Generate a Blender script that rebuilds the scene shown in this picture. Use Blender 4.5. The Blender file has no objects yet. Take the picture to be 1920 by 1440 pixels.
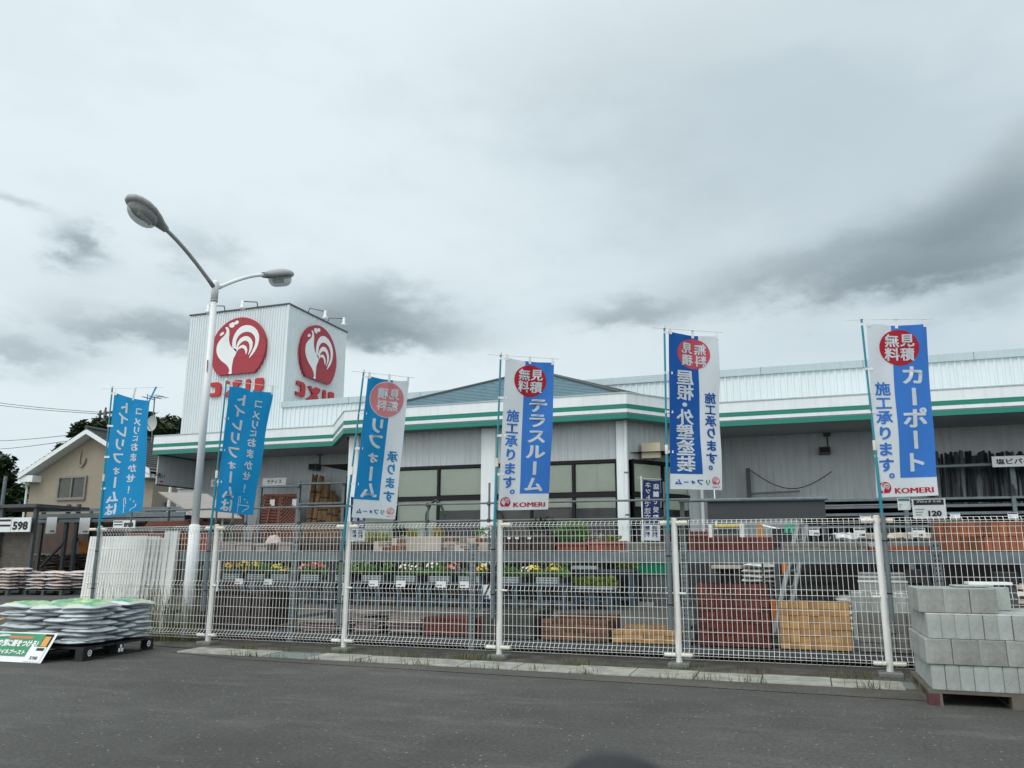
import bpy, bmesh, math, random
from mathutils import Vector, Matrix, Euler
random.seed(7)
S = bpy.context.scene
C = S.collection
R = math.radians
# ------------------------------------------------------------------ camera
FPX, YAW, PITCH, ROLL, CH = 1505.38, R(19.674), R(12.254), R(0.184), 1.10
def cam_axes():
    cy, sy = math.cos(YAW), math.sin(YAW)
    f = Vector((-sy*math.cos(PITCH), cy*math.cos(PITCH), math.sin(PITCH)))
    r = Vector((cy, sy, 0)); u = r.cross(f)
    c, s = math.cos(ROLL), math.sin(ROLL)
    return c*r+s*u, -s*r+c*u, f
CR, CU, CF = cam_axes()
cam = bpy.data.cameras.new('camera'); camo = bpy.data.objects.new('camera', cam); C.objects.link(camo)
m = Matrix((CR, CU, -CF)).transposed().to_4x4(); m.translation = (0, 0, CH)
camo.matrix_world = m
cam.sensor_width = 36; cam.lens = FPX/1920*36; cam.clip_start = 0.05; cam.clip_end = 2000
S.camera = camo
# photo measurements (1920x1440) turned into places: on the vertical plane Y, the level Z, or the vertical plane X
def ray(x, y): return CR*((x-960)/FPX)+CU*(-(y-720)/FPX)+CF
def pY(x, y, Y): d = ray(x, y); return Vector((0, 0, CH))+d*(Y/d.y)
def pZ(x, y, Z): d = ray(x, y); return Vector((0, 0, CH))+d*((Z-CH)/d.z)
def pX(x, y, X): d = ray(x, y); return Vector((0, 0, CH))+d*(X/d.x)
# ------------------------------------------------------------------ sky and light
SUN_EL, SUN_AZ = R(52), R(205)          # azimuth measured from +Y towards +X
W = bpy.data.worlds.new('World'); S.world = W; W.use_nodes = True
nt = W.node_tree; nt.nodes.clear()
def N(t, **k):
    n = nt.nodes.new(t)
    for a, v in k.items(): setattr(n, a, v)
    return n
def L(a, b): nt.links.new(a, b)
def MA(op, a, b=None, c=None, clamp=False):
    n = N('ShaderNodeMath', operation=op); n.use_clamp = clamp
    for i, v in enumerate((a, b, c)):
        if v is None: continue
        if isinstance(v, (int, float)): n.inputs[i].default_value = v
        else: L(v, n.inputs[i])
    return n.outputs[0]
def MIX(f, a, b):
    n = N('ShaderNodeMix', data_type='RGBA')
    for i, v in ((0, f), (6, a), (7, b)):
        if isinstance(v, (int, float)): n.inputs[i].default_value = v
        elif isinstance(v, tuple): n.inputs[i].default_value = (*v, 1)
        else: L(v, n.inputs[i])
    return n.outputs[2]
out = N('ShaderNodeOutputWorld'); bg = N('ShaderNodeBackground'); bg.inputs[1].default_value = 0.10
sky = N('ShaderNodeTexSky', sky_type='NISHITA', sun_disc=False, sun_elevation=SUN_EL, sun_rotation=SUN_AZ, altitude=50, air_density=1.0, dust_density=2.0)
tc = N('ShaderNodeTexCoord'); sep = N('ShaderNodeSeparateXYZ'); L(tc.outputs['Generated'], sep.inputs[0])
dx, dy, dz = sep.outputs
az = MA('ARCTAN2', dx, dy); el = MA('ARCSINE', dz)
def NOISE(vec, scale, det=5, rough=.55, dist=0):
    n = N('ShaderNodeTexNoise'); n.inputs['Scale'].default_value = scale; n.inputs['Detail'].default_value = det
    n.inputs['Roughness'].default_value = rough; n.inputs['Distortion'].default_value = dist; L(vec, n.inputs['Vector']); return n
mp = N('ShaderNodeMapping'); mp.inputs['Scale'].default_value = (1, 1, 2.2); L(tc.outputs['Generated'], mp.inputs[0])
nA = NOISE(mp.outputs[0], 2.2, 4, .5); nB = NOISE(mp.outputs[0], 6.5, 6, .55); nC = NOISE(mp.outputs[0], 19, 5, .6)
naz = MA('MULTIPLY_ADD', MA('SUBTRACT', nB.outputs[0], .5), .11, MA('MULTIPLY_ADD', MA('SUBTRACT', nC.outputs[0], .5), .09, az))
nel = MA('MULTIPLY_ADD', MA('SUBTRACT', nC.outputs[0], .5), .06, el)
nel = MA('MULTIPLY_ADD', MA('SUBTRACT', nB.outputs[0], .5), .06, nel)
def dirpx(x, y): d = ray(x, y).normalized(); return math.atan2(d.x, d.y), math.asin(d.z)
def sm(v, a, b):
    n = N('ShaderNodeMapRange', interpolation_type='SMOOTHSTEP'); L(v, n.inputs[0])
    n.inputs[1].default_value = a; n.inputs[2].default_value = b; return n.outputs[0]
def blob(x, y, wx, wy, tilt, k):
    a0, e0 = dirpx(x, y); sa, se = wx/FPX, wy/FPX
    a = MA('SUBTRACT', naz, a0); e = MA('SUBTRACT', nel, e0)
    if tilt:
        c, s = math.cos(tilt), math.sin(tilt)
        a, e = MA('ADD', MA('MULTIPLY', a, c), MA('MULTIPLY', e, s)), MA('SUBTRACT', MA('MULTIPLY', e, c), MA('MULTIPLY', a, s))
    q = MA('ADD', MA('POWER', MA('ABSOLUTE', MA('DIVIDE', a, sa)), 2), MA('POWER', MA('ABSOLUTE', MA('DIVIDE', e, se)), 2))
    return MA('MULTIPLY', MA('EXPONENT', MA('MULTIPLY', q, -1)), k)
# brightness of the overcast: paler to the left and overhead, greyer to the right
base_l, base_r = (.80, .91, .955), (.58, .69, .755)
side = sm(MA('MULTIPLY_ADD', MA('SUBTRACT', nA.outputs[0], .5), .5, az), -.55, .25)
col = MIX(side, base_l, base_r)
col = MIX(MA('MULTIPLY', sm(nB.outputs[0], .42, .68), .22), col, (.62, .73, .77))
col = MIX(MA('MULTIPLY', sm(nA.outputs[0], .48, .62), .35), col, (.86, .95, .965))
low = sm(el, .30, .06)
col = MIX(MA('MULTIPLY', low, .40), col, (.68, .79, .82))
dens = None
for bl in [(1770, 440, 190, 60, .2, .85), (1790, 500, 230, 26, .02, .75), (1890, 395, 90, 60, .3, .40), (1905, 285, 75, 48, .5, .38), (1490, 500, 210, 34, .1, .48), (1190, 588, 140, 24, .05, .62), (1850, 562, 100, 24, .2, .38),
           (715, 580, 150, 46, 0, .85), (700, 628, 175, 27, 0, .85), (320, 620, 170, 30, 0, .75), (560, 606, 120, 32, 0, .50), (152, 458, 48, 28, -.1, .80), (385, 470, 66, 40, -.3, .34), (30, 655, 105, 26, 0, .56), (5, 380, 55, 13, 0, .34),
           (1330, 280, 430, 190, .1, .24), (1080, 130, 330, 90, 0, .10), (250, 560, 420, 60, 0, .10)]:
    v = blob(*bl); dens = v if dens is None else MA('ADD', dens, v)
dens = MA('MULTIPLY', dens, MA('MULTIPLY_ADD', nB.outputs[0], .8, MA('MULTIPLY_ADD', nC.outputs[0], .40, .42)))
dens = MA('SUBTRACT', 1, MA('EXPONENT', MA('MULTIPLY', dens, -1.7)), clamp=True)
shade_ = MIX(dens, (.50, .60, .655), (.195, .255, .285))
col = MIX(MA('POWER', dens, .85), col, shade_)
# brighter cloud above and behind the viewer (thin overcast round the hidden sun)
col = MIX(sm(el, .62, 1.2), col, (1.45, 1.52, 1.54))
col = MIX(sm(dy, -.05, -.75), col, (1.30, 1.38, 1.40))
vm = N('ShaderNodeVectorMath', operation='SCALE'); vm.inputs[3].default_value = 10.0; L(col, vm.inputs[0])
skymix = MIX(.96, sky.outputs[0], vm.outputs[0])
L(skymix, bg.inputs[0]); L(bg.outputs[0], out.inputs[0])
sun = bpy.data.lights.new('sun', 'SUN'); sun.energy = 1.2; sun.angle = R(25); sun.color = (1, .97, .93)
so = bpy.data.objects.new('sun', sun); C.objects.link(so)
sd = Vector((math.sin(SUN_AZ)*math.cos(SUN_EL), math.cos(SUN_AZ)*math.cos(SUN_EL), math.sin(SUN_EL)))
so.rotation_euler = (-sd).to_track_quat('-Z', 'Y').to_euler(); so.location = sd*60
S.view_settings.view_transform = 'Standard'; S.view_settings.look = 'None'; S.view_settings.gamma = 1
S.view_settings.exposure = 0.0
S.cycles.max_bounces = 8; S.cycles.transparent_max_bounces = 12; S.cycles.use_denoising = True
# ------------------------------------------------------------------ materials
def lin(c): return tuple((v/255/12.92 if v/255 <= .04045 else ((v/255+.055)/1.055)**2.4) for v in c)
MATS = {}
def mat(name, col, rough=.6, var=.12, scale=6, bump=0, bscale=None, metal=0, rnd=0, coat=0, streak=0, col2=None, spec=.5):
    """plain procedural material: colour broken up by two noises, per-object variation, bump"""
    if name in MATS: return MATS[name]
    ma = bpy.data.materials.new(name); ma.use_nodes = True; t = ma.node_tree; b = t.nodes['Principled BSDF']
    nn = lambda ty, **k: (lambda q: ([setattr(q, a, v) for a, v in k.items()], q)[1])(t.nodes.new(ty))
    tcn = nn('ShaderNodeTexCoord'); src = tcn.outputs['Object']
    no = nn('ShaderNodeTexNoise'); no.inputs['Scale'].default_value = scale; no.inputs['Detail'].default_value = 6; no.inputs['Roughness'].default_value = .65
    t.links.new(src, no.inputs['Vector'])
    mr = nn('ShaderNodeMapRange'); mr.inputs[1].default_value = .3; mr.inputs[2].default_value = .7
    mr.inputs[3].default_value = 1-var; mr.inputs[4].default_value = 1+var; t.links.new(no.outputs[0], mr.inputs[0]); val = mr.outputs[0]
    if rnd:
        oi = nn('ShaderNodeObjectInfo'); m2 = nn('ShaderNodeMapRange'); m2.inputs[3].default_value = 1-rnd; m2.inputs[4].default_value = 1+rnd
        t.links.new(oi.outputs['Random'], m2.inputs[0]); mm = nn('ShaderNodeMath', operation='MULTIPLY'); t.links.new(val, mm.inputs[0]); t.links.new(m2.outputs[0], mm.inputs[1]); val = mm.outputs[0]
    if streak:                                         # rain streaks and grime running down
        mpn = nn('ShaderNodeMapping'); mpn.inputs['Scale'].default_value = (5, 5, .35); t.links.new(src, mpn.inputs[0])
        n2 = nn('ShaderNodeTexNoise'); n2.inputs['Scale'].default_value = 1.6; n2.inputs['Detail'].default_value = 5; t.links.new(mpn.outputs[0], n2.inputs['Vector'])
        m3 = nn('ShaderNodeMapRange'); m3.inputs[1].default_value = .45; m3.inputs[2].default_value = .75; m3.inputs[3].default_value = 1; m3.inputs[4].default_value = 1-streak
        t.links.new(n2.outputs[0], m3.inputs[0]); mm = nn('ShaderNodeMath', operation='MULTIPLY'); t.links.new(val, mm.inputs[0]); t.links.new(m3.outputs[0], mm.inputs[1]); val = mm.outputs[0]
    base = nn('ShaderNodeVectorMath', operation='SCALE'); base.inputs[0].default_value = col
    if col2:
        n4 = nn('ShaderNodeTexNoise'); n4.inputs['Scale'].default_value = scale*.7; n4.inputs['Detail'].default_value = 3; t.links.new(src, n4.inputs['Vector'])
        cr = nn('ShaderNodeMapRange'); cr.inputs[1].default_value = .42; cr.inputs[2].default_value = .6; t.links.new(n4.outputs[0], cr.inputs[0])
        mx = nn('ShaderNodeMix', data_type='RGBA'); mx.inputs[6].default_value = (*col, 1); mx.inputs[7].default_value = (*col2, 1); t.links.new(cr.outputs[0], mx.inputs[0]); t.links.new(mx.outputs[2], base.inputs[0])
    t.links.new(val, base.inputs[3]); t.links.new(base.outputs[0], b.inputs['Base Color'])
    rr = nn('ShaderNodeMapRange'); rr.inputs[3].default_value = max(0, rough-.1); rr.inputs[4].default_value = min(1, rough+.1); t.links.new(no.outputs[0], rr.inputs[0]); t.links.new(rr.outputs[0], b.inputs['Roughness'])
    b.inputs['Metallic'].default_value = metal; b.inputs['Coat Weight'].default_value = coat; b.inputs['Specular IOR Level'].default_value = spec
    if bump:
        nb = nn('ShaderNodeTexNoise'); nb.inputs['Scale'].default_value = bscale or scale*8; nb.inputs['Detail'].default_value = 4; t.links.new(src, nb.inputs['Vector'])
        bp = nn('ShaderNodeBump'); bp.inputs['Strength'].default_value = bump; bp.inputs['Distance'].default_value = .01; t.links.new(nb.outputs[0], bp.inputs['Height']); t.links.new(bp.outputs[0], b.inputs['Normal'])
    MATS[name] = ma; return ma
def cloth_mat(name, col):
    ma = mat(name, col, .75, .04, 5, .05, 220)
    t = ma.node_tree; b = t.nodes['Principled BSDF']; o = t.nodes['Material Output']
    tr = t.nodes.new('ShaderNodeBsdfTranslucent'); mx = t.nodes.new('ShaderNodeMixShader'); mx.inputs[0].default_value = .30
    src = b.inputs['Base Color'].links[0].from_socket; t.links.new(src, tr.inputs[0])
    t.links.new(b.outputs[0], mx.inputs[1]); t.links.new(tr.outputs[0], mx.inputs[2]); t.links.new(mx.outputs[0], o.inputs[0]); return ma
def leaf_mat(name, col, col2):
    ma = mat(name, col, .55, .25, 9, 0, rnd=.15, col2=col2)
    t = ma.node_tree; b = t.nodes['Principled BSDF']; o = t.nodes['Material Output']
    tr = t.nodes.new('ShaderNodeBsdfTranslucent'); mx = t.nodes.new('ShaderNodeMixShader'); mx.inputs[0].default_value = .25
    t.links.new(b.inputs['Base Color'].links[0].from_socket, tr.inputs[0])
    t.links.new(b.outputs[0], mx.inputs[1]); t.links.new(tr.outputs[0], mx.inputs[2]); t.links.new(mx.outputs[0], o.inputs[0]); return ma
white_steel = mat('white_steel', (.62, .69, .70), .45, .05, 1.2, 0, streak=.12)
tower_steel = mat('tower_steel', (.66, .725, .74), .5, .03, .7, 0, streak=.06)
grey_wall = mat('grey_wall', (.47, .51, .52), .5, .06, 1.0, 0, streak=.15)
fascia_white = mat('fascia_white', (.75, .80, .81), .4, .05, .8, 0, streak=.10)
fascia_green = mat('fascia_green', (.0, .19, .135), .4, .06, 2)
soffit_mat = mat('soffit_board', (.36, .37, .37), .7, .06, .9)
cap_steel = mat('cap_steel', (.43, .52, .545), .4, .05, .8, streak=.1)
trim_dark = mat('trim_dark', (.05, .06, .065), .5, .1, 2)
roof_blue = mat('roof_blue', (.085, .165, .205), .5, .2, 5)
red_sign = mat('red_sign', (.34, .018, .035), .45, .1, 1.5)
red_letter = mat('red_letter', (.42, .012, .018), .4, .06, 1.5)
sign_white = mat('sign_white', (.76, .79, .79), .45, .04, 2)
frame_dark = mat('frame_dark', (.010, .011, .012), .6, .1, 3, spec=.25)
blind_mat = mat('blind', (.74, .77, .68), .7, .06, 2)
fence_white = mat('fence_white', (.76, .77, .74), .4, .08, 5, streak=.12)
fence_cap = mat('fence_cap', (.74, .74, .69), .45, .12, 8, col2=(.62, .57, .45))
galv = mat('galvanised', (.135, .165, .18), .5, .22, 9, metal=.25)
galv_dark = mat('galvanised_dull', (.07, .08, .085), .6, .25, 7, metal=.2)
pipe_mat = mat('clamp_pipe', (.15, .17, .18), .5, .2, 6, metal=.3)
teal = mat('teal_pole', (.012, .22, .29), .4, .08, 4)
plastic_white = mat('plastic_white', (.72, .74, .73), .4, .05, 4)
lamp_white = mat('lamp_white', (.74, .77, .78), .4, .05, 2, streak=.1)
lamp_grey = mat('lamp_grey', (.30, .31, .315), .5, .15, 6)
concrete = mat('concrete', (.17, .175, .16), .85, .18, 9, .25, 60)
block_mat = mat('block_concrete', (.34, .365, .345), .9, .18, 8, .6, 110, rnd=.12, col2=(.25, .255, .23), streak=.2)
block_pale = mat('block_pale', (.36, .395, .38), .9, .16, 9, .6, 110, rnd=.10, col2=(.31, .335, .315))
brick_red = mat('brick_dark_red', (.118, .031, .024), .9, .25, 12, .5, 90, rnd=.35)
brick_terra = mat('brick_terracotta', (.22, .06, .036), .9, .2, 10, .5, 90, rnd=.32)
brick_orange = mat('brick_orange', (.25, .085, .038), .9, .25, 10, .5, 90, rnd=.38)
brick_brown = mat('brick_brown', (.16, .075, .04), .9, .25, 12, .5, 90, rnd=.32)
brick_tan = mat('brick_tan', (.42, .245, .10), .9, .2, 12, .5, 90, rnd=.25)
brick_grey = mat('brick_grey', (.16, .16, .145), .9, .18, 10, .4, 90, rnd=.15)
slab_grey = mat('slab_grey_green', (.060, .066, .060), .9, .2, 10, .4, 90, rnd=.15)
stone_pink = mat('stone_pink', (.32, .24, .22), .9, .3, 7, .6, 40, rnd=.25, col2=(.20, .205, .20))
wood_dark = mat('wood_dark', (.035, .022, .018), .7, .3, 5)
wood_red = mat('wood_red', (.15, .045, .022), .6, .25, 5)
wood_grey = mat('wood_grey', (.12, .105, .085), .8, .3, 6)
bamboo = mat('bamboo', (.17, .10, .045), .6, .3, 8, rnd=.15)
black_plastic = mat('black_plastic', (.012, .014, .016), .5, .2, 5)
paper = mat('paper', (.72, .75, .75), .6, .04, 5)
ink = mat('ink', (.012, .013, .018), .6, .05, 5)
ink_red = mat('ink_red', (.40, .03, .03), .6, .05, 5)
grey_fabric = mat('grey_fabric', (.26, .245, .23), .85, .08, 3)
dark_sheet = mat('dark_sheet', (.035, .042, .046), .6, .1, 1.5)
bag_grey = mat('bag_grey', (.52, .57, .59), .35, .12, 7, .5, 40, rnd=.12, coat=.15)
bag_green = mat('bag_green', (.06, .33, .17), .3, .3, 5, .3, 30, coat=.2, col2=(.42, .55, .20))
bag_brown = mat('bag_brown', (.095, .075, .062), .45, .3, 6, .5, 30, rnd=.3)
bag_tan = mat('bag_tan', (.26, .22, .18), .45, .3, 6, .5, 30, rnd=.3, col2=(.40, .36, .32))
bag_pink = mat('bag_pink', (.58, .60, .63), .4, .2, 5, .5, 30, rnd=.2, col2=(.50, .42, .38))
bag_white = mat('bag_white', (.55, .57, .56), .4, .2, 7, .5, 30, rnd=.2, col2=(.22, .21, .20))
stucco = mat('stucco', (.30, .265, .205), .9, .06, 4, .4, 60)
tile_roof = mat('tile_roof', (.055, .06, .062), .6, .2, 4)
navy = mat('navy', (.016, .028, .10), .5, .1, 3)
table_blue = mat('table_blue', (.040, .072, .10), .5, .2, 5)
crate_mat = mat('crate', (.28, .32, .33), .5, .1, 5)
leafA = leaf_mat('leaf_green', (.085, .22, .04), (.16, .30, .05))
leafB = leaf_mat('leaf_yellow_green', (.20, .26, .03), (.12, .20, .03))
leafC = leaf_mat('leaf_dark', (.016, .034, .014), (.035, .062, .02))
grassM = leaf_mat('grass_blade', (.075, .11, .03), (.16, .15, .06))
petal_o = mat('petal_orange', (.65, .20, .02), .6, .2, 9); petal_p = mat('petal_pink', (.62, .20, .28), .6, .2, 9); petal_w = mat('petal_white', (.7, .7, .68), .6, .1, 9); petal_r = mat('petal_red', (.42, .03, .04), .6, .2, 9); petal_y = mat('petal_yellow', (.62, .48, .04), .6, .2, 9); petal_v = mat('petal_violet', (.10, .05, .22), .6, .2, 9)
bark = mat('bark', (.06, .048, .038), .9, .3, 6, .5, 30)
def glass_mat(name, tint, refl=.5):
    ma = bpy.data.materials.new(name); ma.use_nodes = True; t = ma.node_tree; t.nodes.clear()
    o = t.nodes.new('ShaderNodeOutputMaterial'); tr = t.nodes.new('ShaderNodeBsdfTransparent'); tr.inputs[0].default_value = (*tint, 1)
    gl = t.nodes.new('ShaderNodeBsdfGlossy'); gl.inputs['Roughness'].default_value = .03; fr = t.nodes.new('ShaderNodeFresnel'); fr.inputs[0].default_value = 1.5
    nz = t.nodes.new('ShaderNodeTexNoise'); nz.inputs['Scale'].default_value = 1.1; bp = t.nodes.new('ShaderNodeBump'); bp.inputs['Strength'].default_value = .04; t.links.new(nz.outputs[0], bp.inputs['Height']); t.links.new(bp.outputs[0], gl.inputs['Normal'])
    mx = t.nodes.new('ShaderNodeMixShader'); t.links.new(fr.outputs[0], mx.inputs[0]); t.links.new(tr.outputs[0], mx.inputs[1]); t.links.new(gl.outputs[0], mx.inputs[2]); t.links.new(mx.outputs[0], o.inputs[0]); return ma
glass = glass_mat('window_glass', (.86, .90, .88)); lens_glass = mat('lamp_lens', (.30, .33, .32), .18, .2, 9)
_t = lens_glass.node_tree; _m = _t.nodes.new('ShaderNodeMixShader'); _m.inputs[0].default_value = .45; _tr = _t.nodes.new('ShaderNodeBsdfTransparent'); _o = _t.nodes['Material Output']; _t.links.new(_t.nodes['Principled BSDF'].outputs[0], _m.inputs[1]); _t.links.new(_tr.outputs[0], _m.inputs[2]); _t.links.new(_m.outputs[0], _o.inputs[0])
tube_light = bpy.data.materials.new('tube_light'); tube_light.use_nodes = True
tube_light.node_tree.nodes['Principled BSDF'].inputs['Emission Color'].default_value = (1, .97, .9, 1); tube_light.node_tree.nodes['Principled BSDF'].inputs['Emission Strength'].default_value = .8
# ------------------------------------------------------------------ mesh helpers
def wloc(o):
    v = Vector((0, 0, 0))
    while o: v += o.location; o = o.parent
    return v
class MB:
    def __init__(s): s.v = []; s.f = []; s.mi = []; s.m = []
    def idx(s, mm):
        if mm not in s.m: s.m.append(mm)
        return s.m.index(mm)
    def add(s, vs, fs, mm):
        o = len(s.v); k = s.idx(mm); s.v += [tuple(v) for v in vs]
        for f in fs: s.f.append([i+o for i in f]); s.mi.append(k)
        return s
    def box(s, a, b, mm):
        x0, y0, z0 = a; x1, y1, z1 = b
        if x0 > x1: x0, x1 = x1, x0
        if y0 > y1: y0, y1 = y1, y0
        if z0 > z1: z0, z1 = z1, z0
        return s.add([(x0, y0, z0), (x1, y0, z0), (x1, y1, z0), (x0, y1, z0), (x0, y0, z1), (x1, y0, z1), (x1, y1, z1), (x0, y1, z1)],
                     [(0, 3, 2, 1), (4, 5, 6, 7), (0, 1, 5, 4), (1, 2, 6, 5), (2, 3, 7, 6), (3, 0, 4, 7)], mm)
    def hexa(s, p, mm):   # p = 4 bottom + 4 top corners
        return s.add(p, [(0, 3, 2, 1), (4, 5, 6, 7), (0, 1, 5, 4), (1, 2, 6, 5), (2, 3, 7, 6), (3, 0, 4, 7)], mm)
    def quad(s, a, b, c, d, mm): return s.add([a, b, c, d], [(0, 1, 2, 3)], mm)
    def slab(s, pts, off, mm):  # polygon pushed along off
        n = len(pts); off = Vector(off); p = [Vector(q) for q in pts]; v = p+[q+off for q in p]
        return s.add(v, [tuple(range(n-1, -1, -1)), tuple(range(n, 2*n))]+[(i, (i+1) % n, n+(i+1) % n, n+i) for i in range(n)], mm)
    def tube(s, pts, r, mm, n=8, caps=True):
        pts = [Vector(p) for p in pts]; rs = r if isinstance(r, (list, tuple)) else [r]*len(pts); vs = []; fs = []
        up = None
        for i, p in enumerate(pts):
            d = (pts[min(i+1, len(pts)-1)]-pts[max(i-1, 0)]).normalized()
            if up is None: up = Vector((0, 0, 1)) if abs(d.z) < .9 else Vector((0, 1, 0))
            a = d.cross(up); a = a.normalized() if a.length > 1e-6 else Vector((1, 0, 0)); b = a.cross(d).normalized(); up = b
            for k in range(n):
                t = 2*math.pi*(k+.5)/n; vs.append(p+(a*math.cos(t)+b*math.sin(t))*rs[i])
        for i in range(len(pts)-1):
            for k in range(n): fs.append((i*n+k, i*n+(k+1) % n, (i+1)*n+(k+1) % n, (i+1)*n+k))
        if caps: fs += [tuple(range(n-1, -1, -1)), tuple(range((len(pts)-1)*n, len(pts)*n))]
        return s.add(vs, fs, mm)
    def build(s, name, parent=None, smooth=False, loc=None, bevel=0):
        me = bpy.data.meshes.new(name); me.from_pydata(s.v, [], s.f)
        for mm in s.m: me.materials.append(mm)
        me.polygons.foreach_set('material_index', s.mi)
        if smooth: me.polygons.foreach_set('use_smooth', [True]*len(s.f))
        me.validate(); me.update()
        o = bpy.data.objects.new(name, me); C.objects.link(o)
        if loc is not None:
            L0 = Vector(loc); me.transform(Matrix.Translation(-L0)); o.location = L0
        if parent: o.parent = parent; o.location = Vector(o.location)-wloc(parent)
        if bevel:
            bm = o.modifiers.new('bevel', 'BEVEL'); bm.width = bevel; bm.segments = 2; bm.limit_method = 'ANGLE'
        return o
def tag(o, label=None, cat=None, group=None, kind=None):
    if label: o['label'] = label
    if cat: o['category'] = cat
    if group: o['group'] = group
    if kind: o['kind'] = kind
    return o
def thing(name, loc, label, cat, group=None):
    o = bpy.data.objects.new(name, None); o.empty_display_size = .2; C.objects.link(o); o.location = loc
    return tag(o, label, cat, group)
def copy_tree(o, parent=None):
    c = o.copy(); C.objects.link(c)
    if parent: c.parent = parent
    for ch in list(o.children): copy_tree(ch, c)
    return c
# ---- lettering: glyph outlines as flat meshes, cached
GL = {}
def glyph(ch, bold=.03):
    k = (ch, bold)
    if k in GL: return GL[k]
    cu = bpy.data.curves.new('t', 'FONT'); cu.body = ch; cu.size = 1; cu.offset = bold; cu.resolution_u = 3; cu.fill_mode = 'FRONT'
    o = bpy.data.objects.new('t', cu); me = bpy.data.meshes.new_from_object(o)
    vs = [(v.co.x, v.co.y) for v in me.vertices]; fs = [tuple(p.vertices) for p in me.polygons]
    bpy.data.objects.remove(o); bpy.data.meshes.remove(me); bpy.data.curves.remove(cu)
    if vs:
        x0 = min(v[0] for v in vs); x1 = max(v[0] for v in vs); y0 = min(v[1] for v in vs); y1 = max(v[1] for v in vs)
        bb = (x0, x1, y0, y1)
    else: bb = (0, .5, 0, .5)
    GL[k] = (vs, fs, bb); return GL[k]
def put_glyph(mb, ch, cx, cy, w, h, f, mm, mirror=False, rot=False, bold=.03, fit=False):
    """ch centred on (cx, cy) in a cell w x h of a 2-D surface; f(x, y) gives the 3-D point"""
    if bold > .012 and not fit:
        e = min(.030, bold) if ord(ch) >= 0x4e00 else min(.046, bold*.95); s0 = w/.95; t0 = h/.95
        for q, (a, b) in enumerate(((0, 0), (e, 0), (-e, 0), (0, e*.8), (0, -e*.8), (e*.7, e*.6), (-e*.7, e*.6), (e*.7, -e*.6), (-e*.7, -e*.6))):
            def g(x, y, q=q, a=a, b=b):
                P = Vector(f(x+a*s0, y+b*t0)); n = (Vector(f(x+.01, y))-Vector(f(x, y))).cross(Vector(f(x, y+.01))-Vector(f(x, y))).normalized()
                if n.dot(Vector((0, 0, 1.1))-P) < 0: n = -n
                return P+n*(.0002*q)
            put_glyph(mb, ch, cx, cy, w, h, g, mm, mirror, rot, 0, fit)
        return
    vs, fs, (x0, x1, y0, y1) = glyph(ch, bold)
    if not vs: return
    mx, my = (x0+x1)/2, (y0+y1)/2
    sx, sy = (w/(x1-x0), h/(y1-y0)) if fit else (w/.95, h/.95)
    p = []
    for (x, y) in vs:
        a, b = x-mx, y-my
        if rot: a, b = b, -a
        a *= sx; b *= sy
        if mirror: a = -a
        p.append(f(cx+a, cy+b))
    mb.add(p, fs if not mirror else [tuple(reversed(q)) for q in fs], mm)
def put_line(mb, text, x, y, h, f, mm, bold=.02, width=None, mirror=False, aspect=1.0):
    """a line of Latin or kana text starting at x, baseline centred on y, cap height h"""
    cu = bpy.data.curves.new('t', 'FONT'); cu.body = text; cu.size = 1; cu.offset = bold; cu.resolution_u = 2; cu.fill_mode = 'FRONT'
    o = bpy.data.objects.new('t', cu); me = bpy.data.meshes.new_from_object(o)
    vs = [(v.co.x, v.co.y) for v in me.vertices]; fs = [tuple(p.vertices) for p in me.polygons]
    bpy.data.objects.remove(o); bpy.data.meshes.remove(me); bpy.data.curves.remove(cu)
    x0 = min(v[0] for v in vs); x1 = max(v[0] for v in vs); y0 = min(v[1] for v in vs); y1 = max(v[1] for v in vs)
    s = h/(y1-y0); sx = s*aspect if width is None else width/(x1-x0)
    P = []
    for (a, b) in vs:
        a = (a-x0)*sx; 
        if mirror: a = (x1-x0)*sx-a
        P.append(f(x+a, y+(b-(y0+y1)/2)*s))
    mb.add(P, fs if not mirror else [tuple(reversed(q)) for q in fs], mm)
def fill2d(loops, res=5):
    """closed smooth outlines -> flat triangulated mesh (verts, faces)"""
    cu = bpy.data.curves.new('s', 'CURVE'); cu.dimensions = '2D'; cu.fill_mode = 'FRONT'; cu.resolution_u = res
    for pts, smooth in loops:
        n = len(pts); q = []
        for i in range(n):
            p0, p1, p2, p3 = pts[i-1], pts[i], pts[(i+1) % n], pts[(i+2) % n]
            for k in range(res if smooth else 1):
                t = k/res
                if smooth: q.append(tuple(.5*((2*p1[j])+(-p0[j]+p2[j])*t+(2*p0[j]-5*p1[j]+4*p2[j]-p3[j])*t*t+(-p0[j]+3*p1[j]-3*p2[j]+p3[j])*t**3) for j in (0, 1)))
                else: q.append(p1)
        sp = cu.splines.new('POLY'); sp.points.add(len(q)-1); sp.use_cyclic_u = True
        for i, (x, y) in enumerate(q): sp.points[i].co = (x, y, 0, 1)
    o = bpy.data.objects.new('s', cu); me = bpy.data.meshes.new_from_object(o)
    vs = [(v.co.x, v.co.y) for v in me.vertices]; fs = [tuple(p.vertices) for p in me.polygons]
    bpy.data.objects.remove(o); bpy.data.meshes.remove(me); bpy.data.curves.remove(cu)
    return vs, fs
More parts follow.
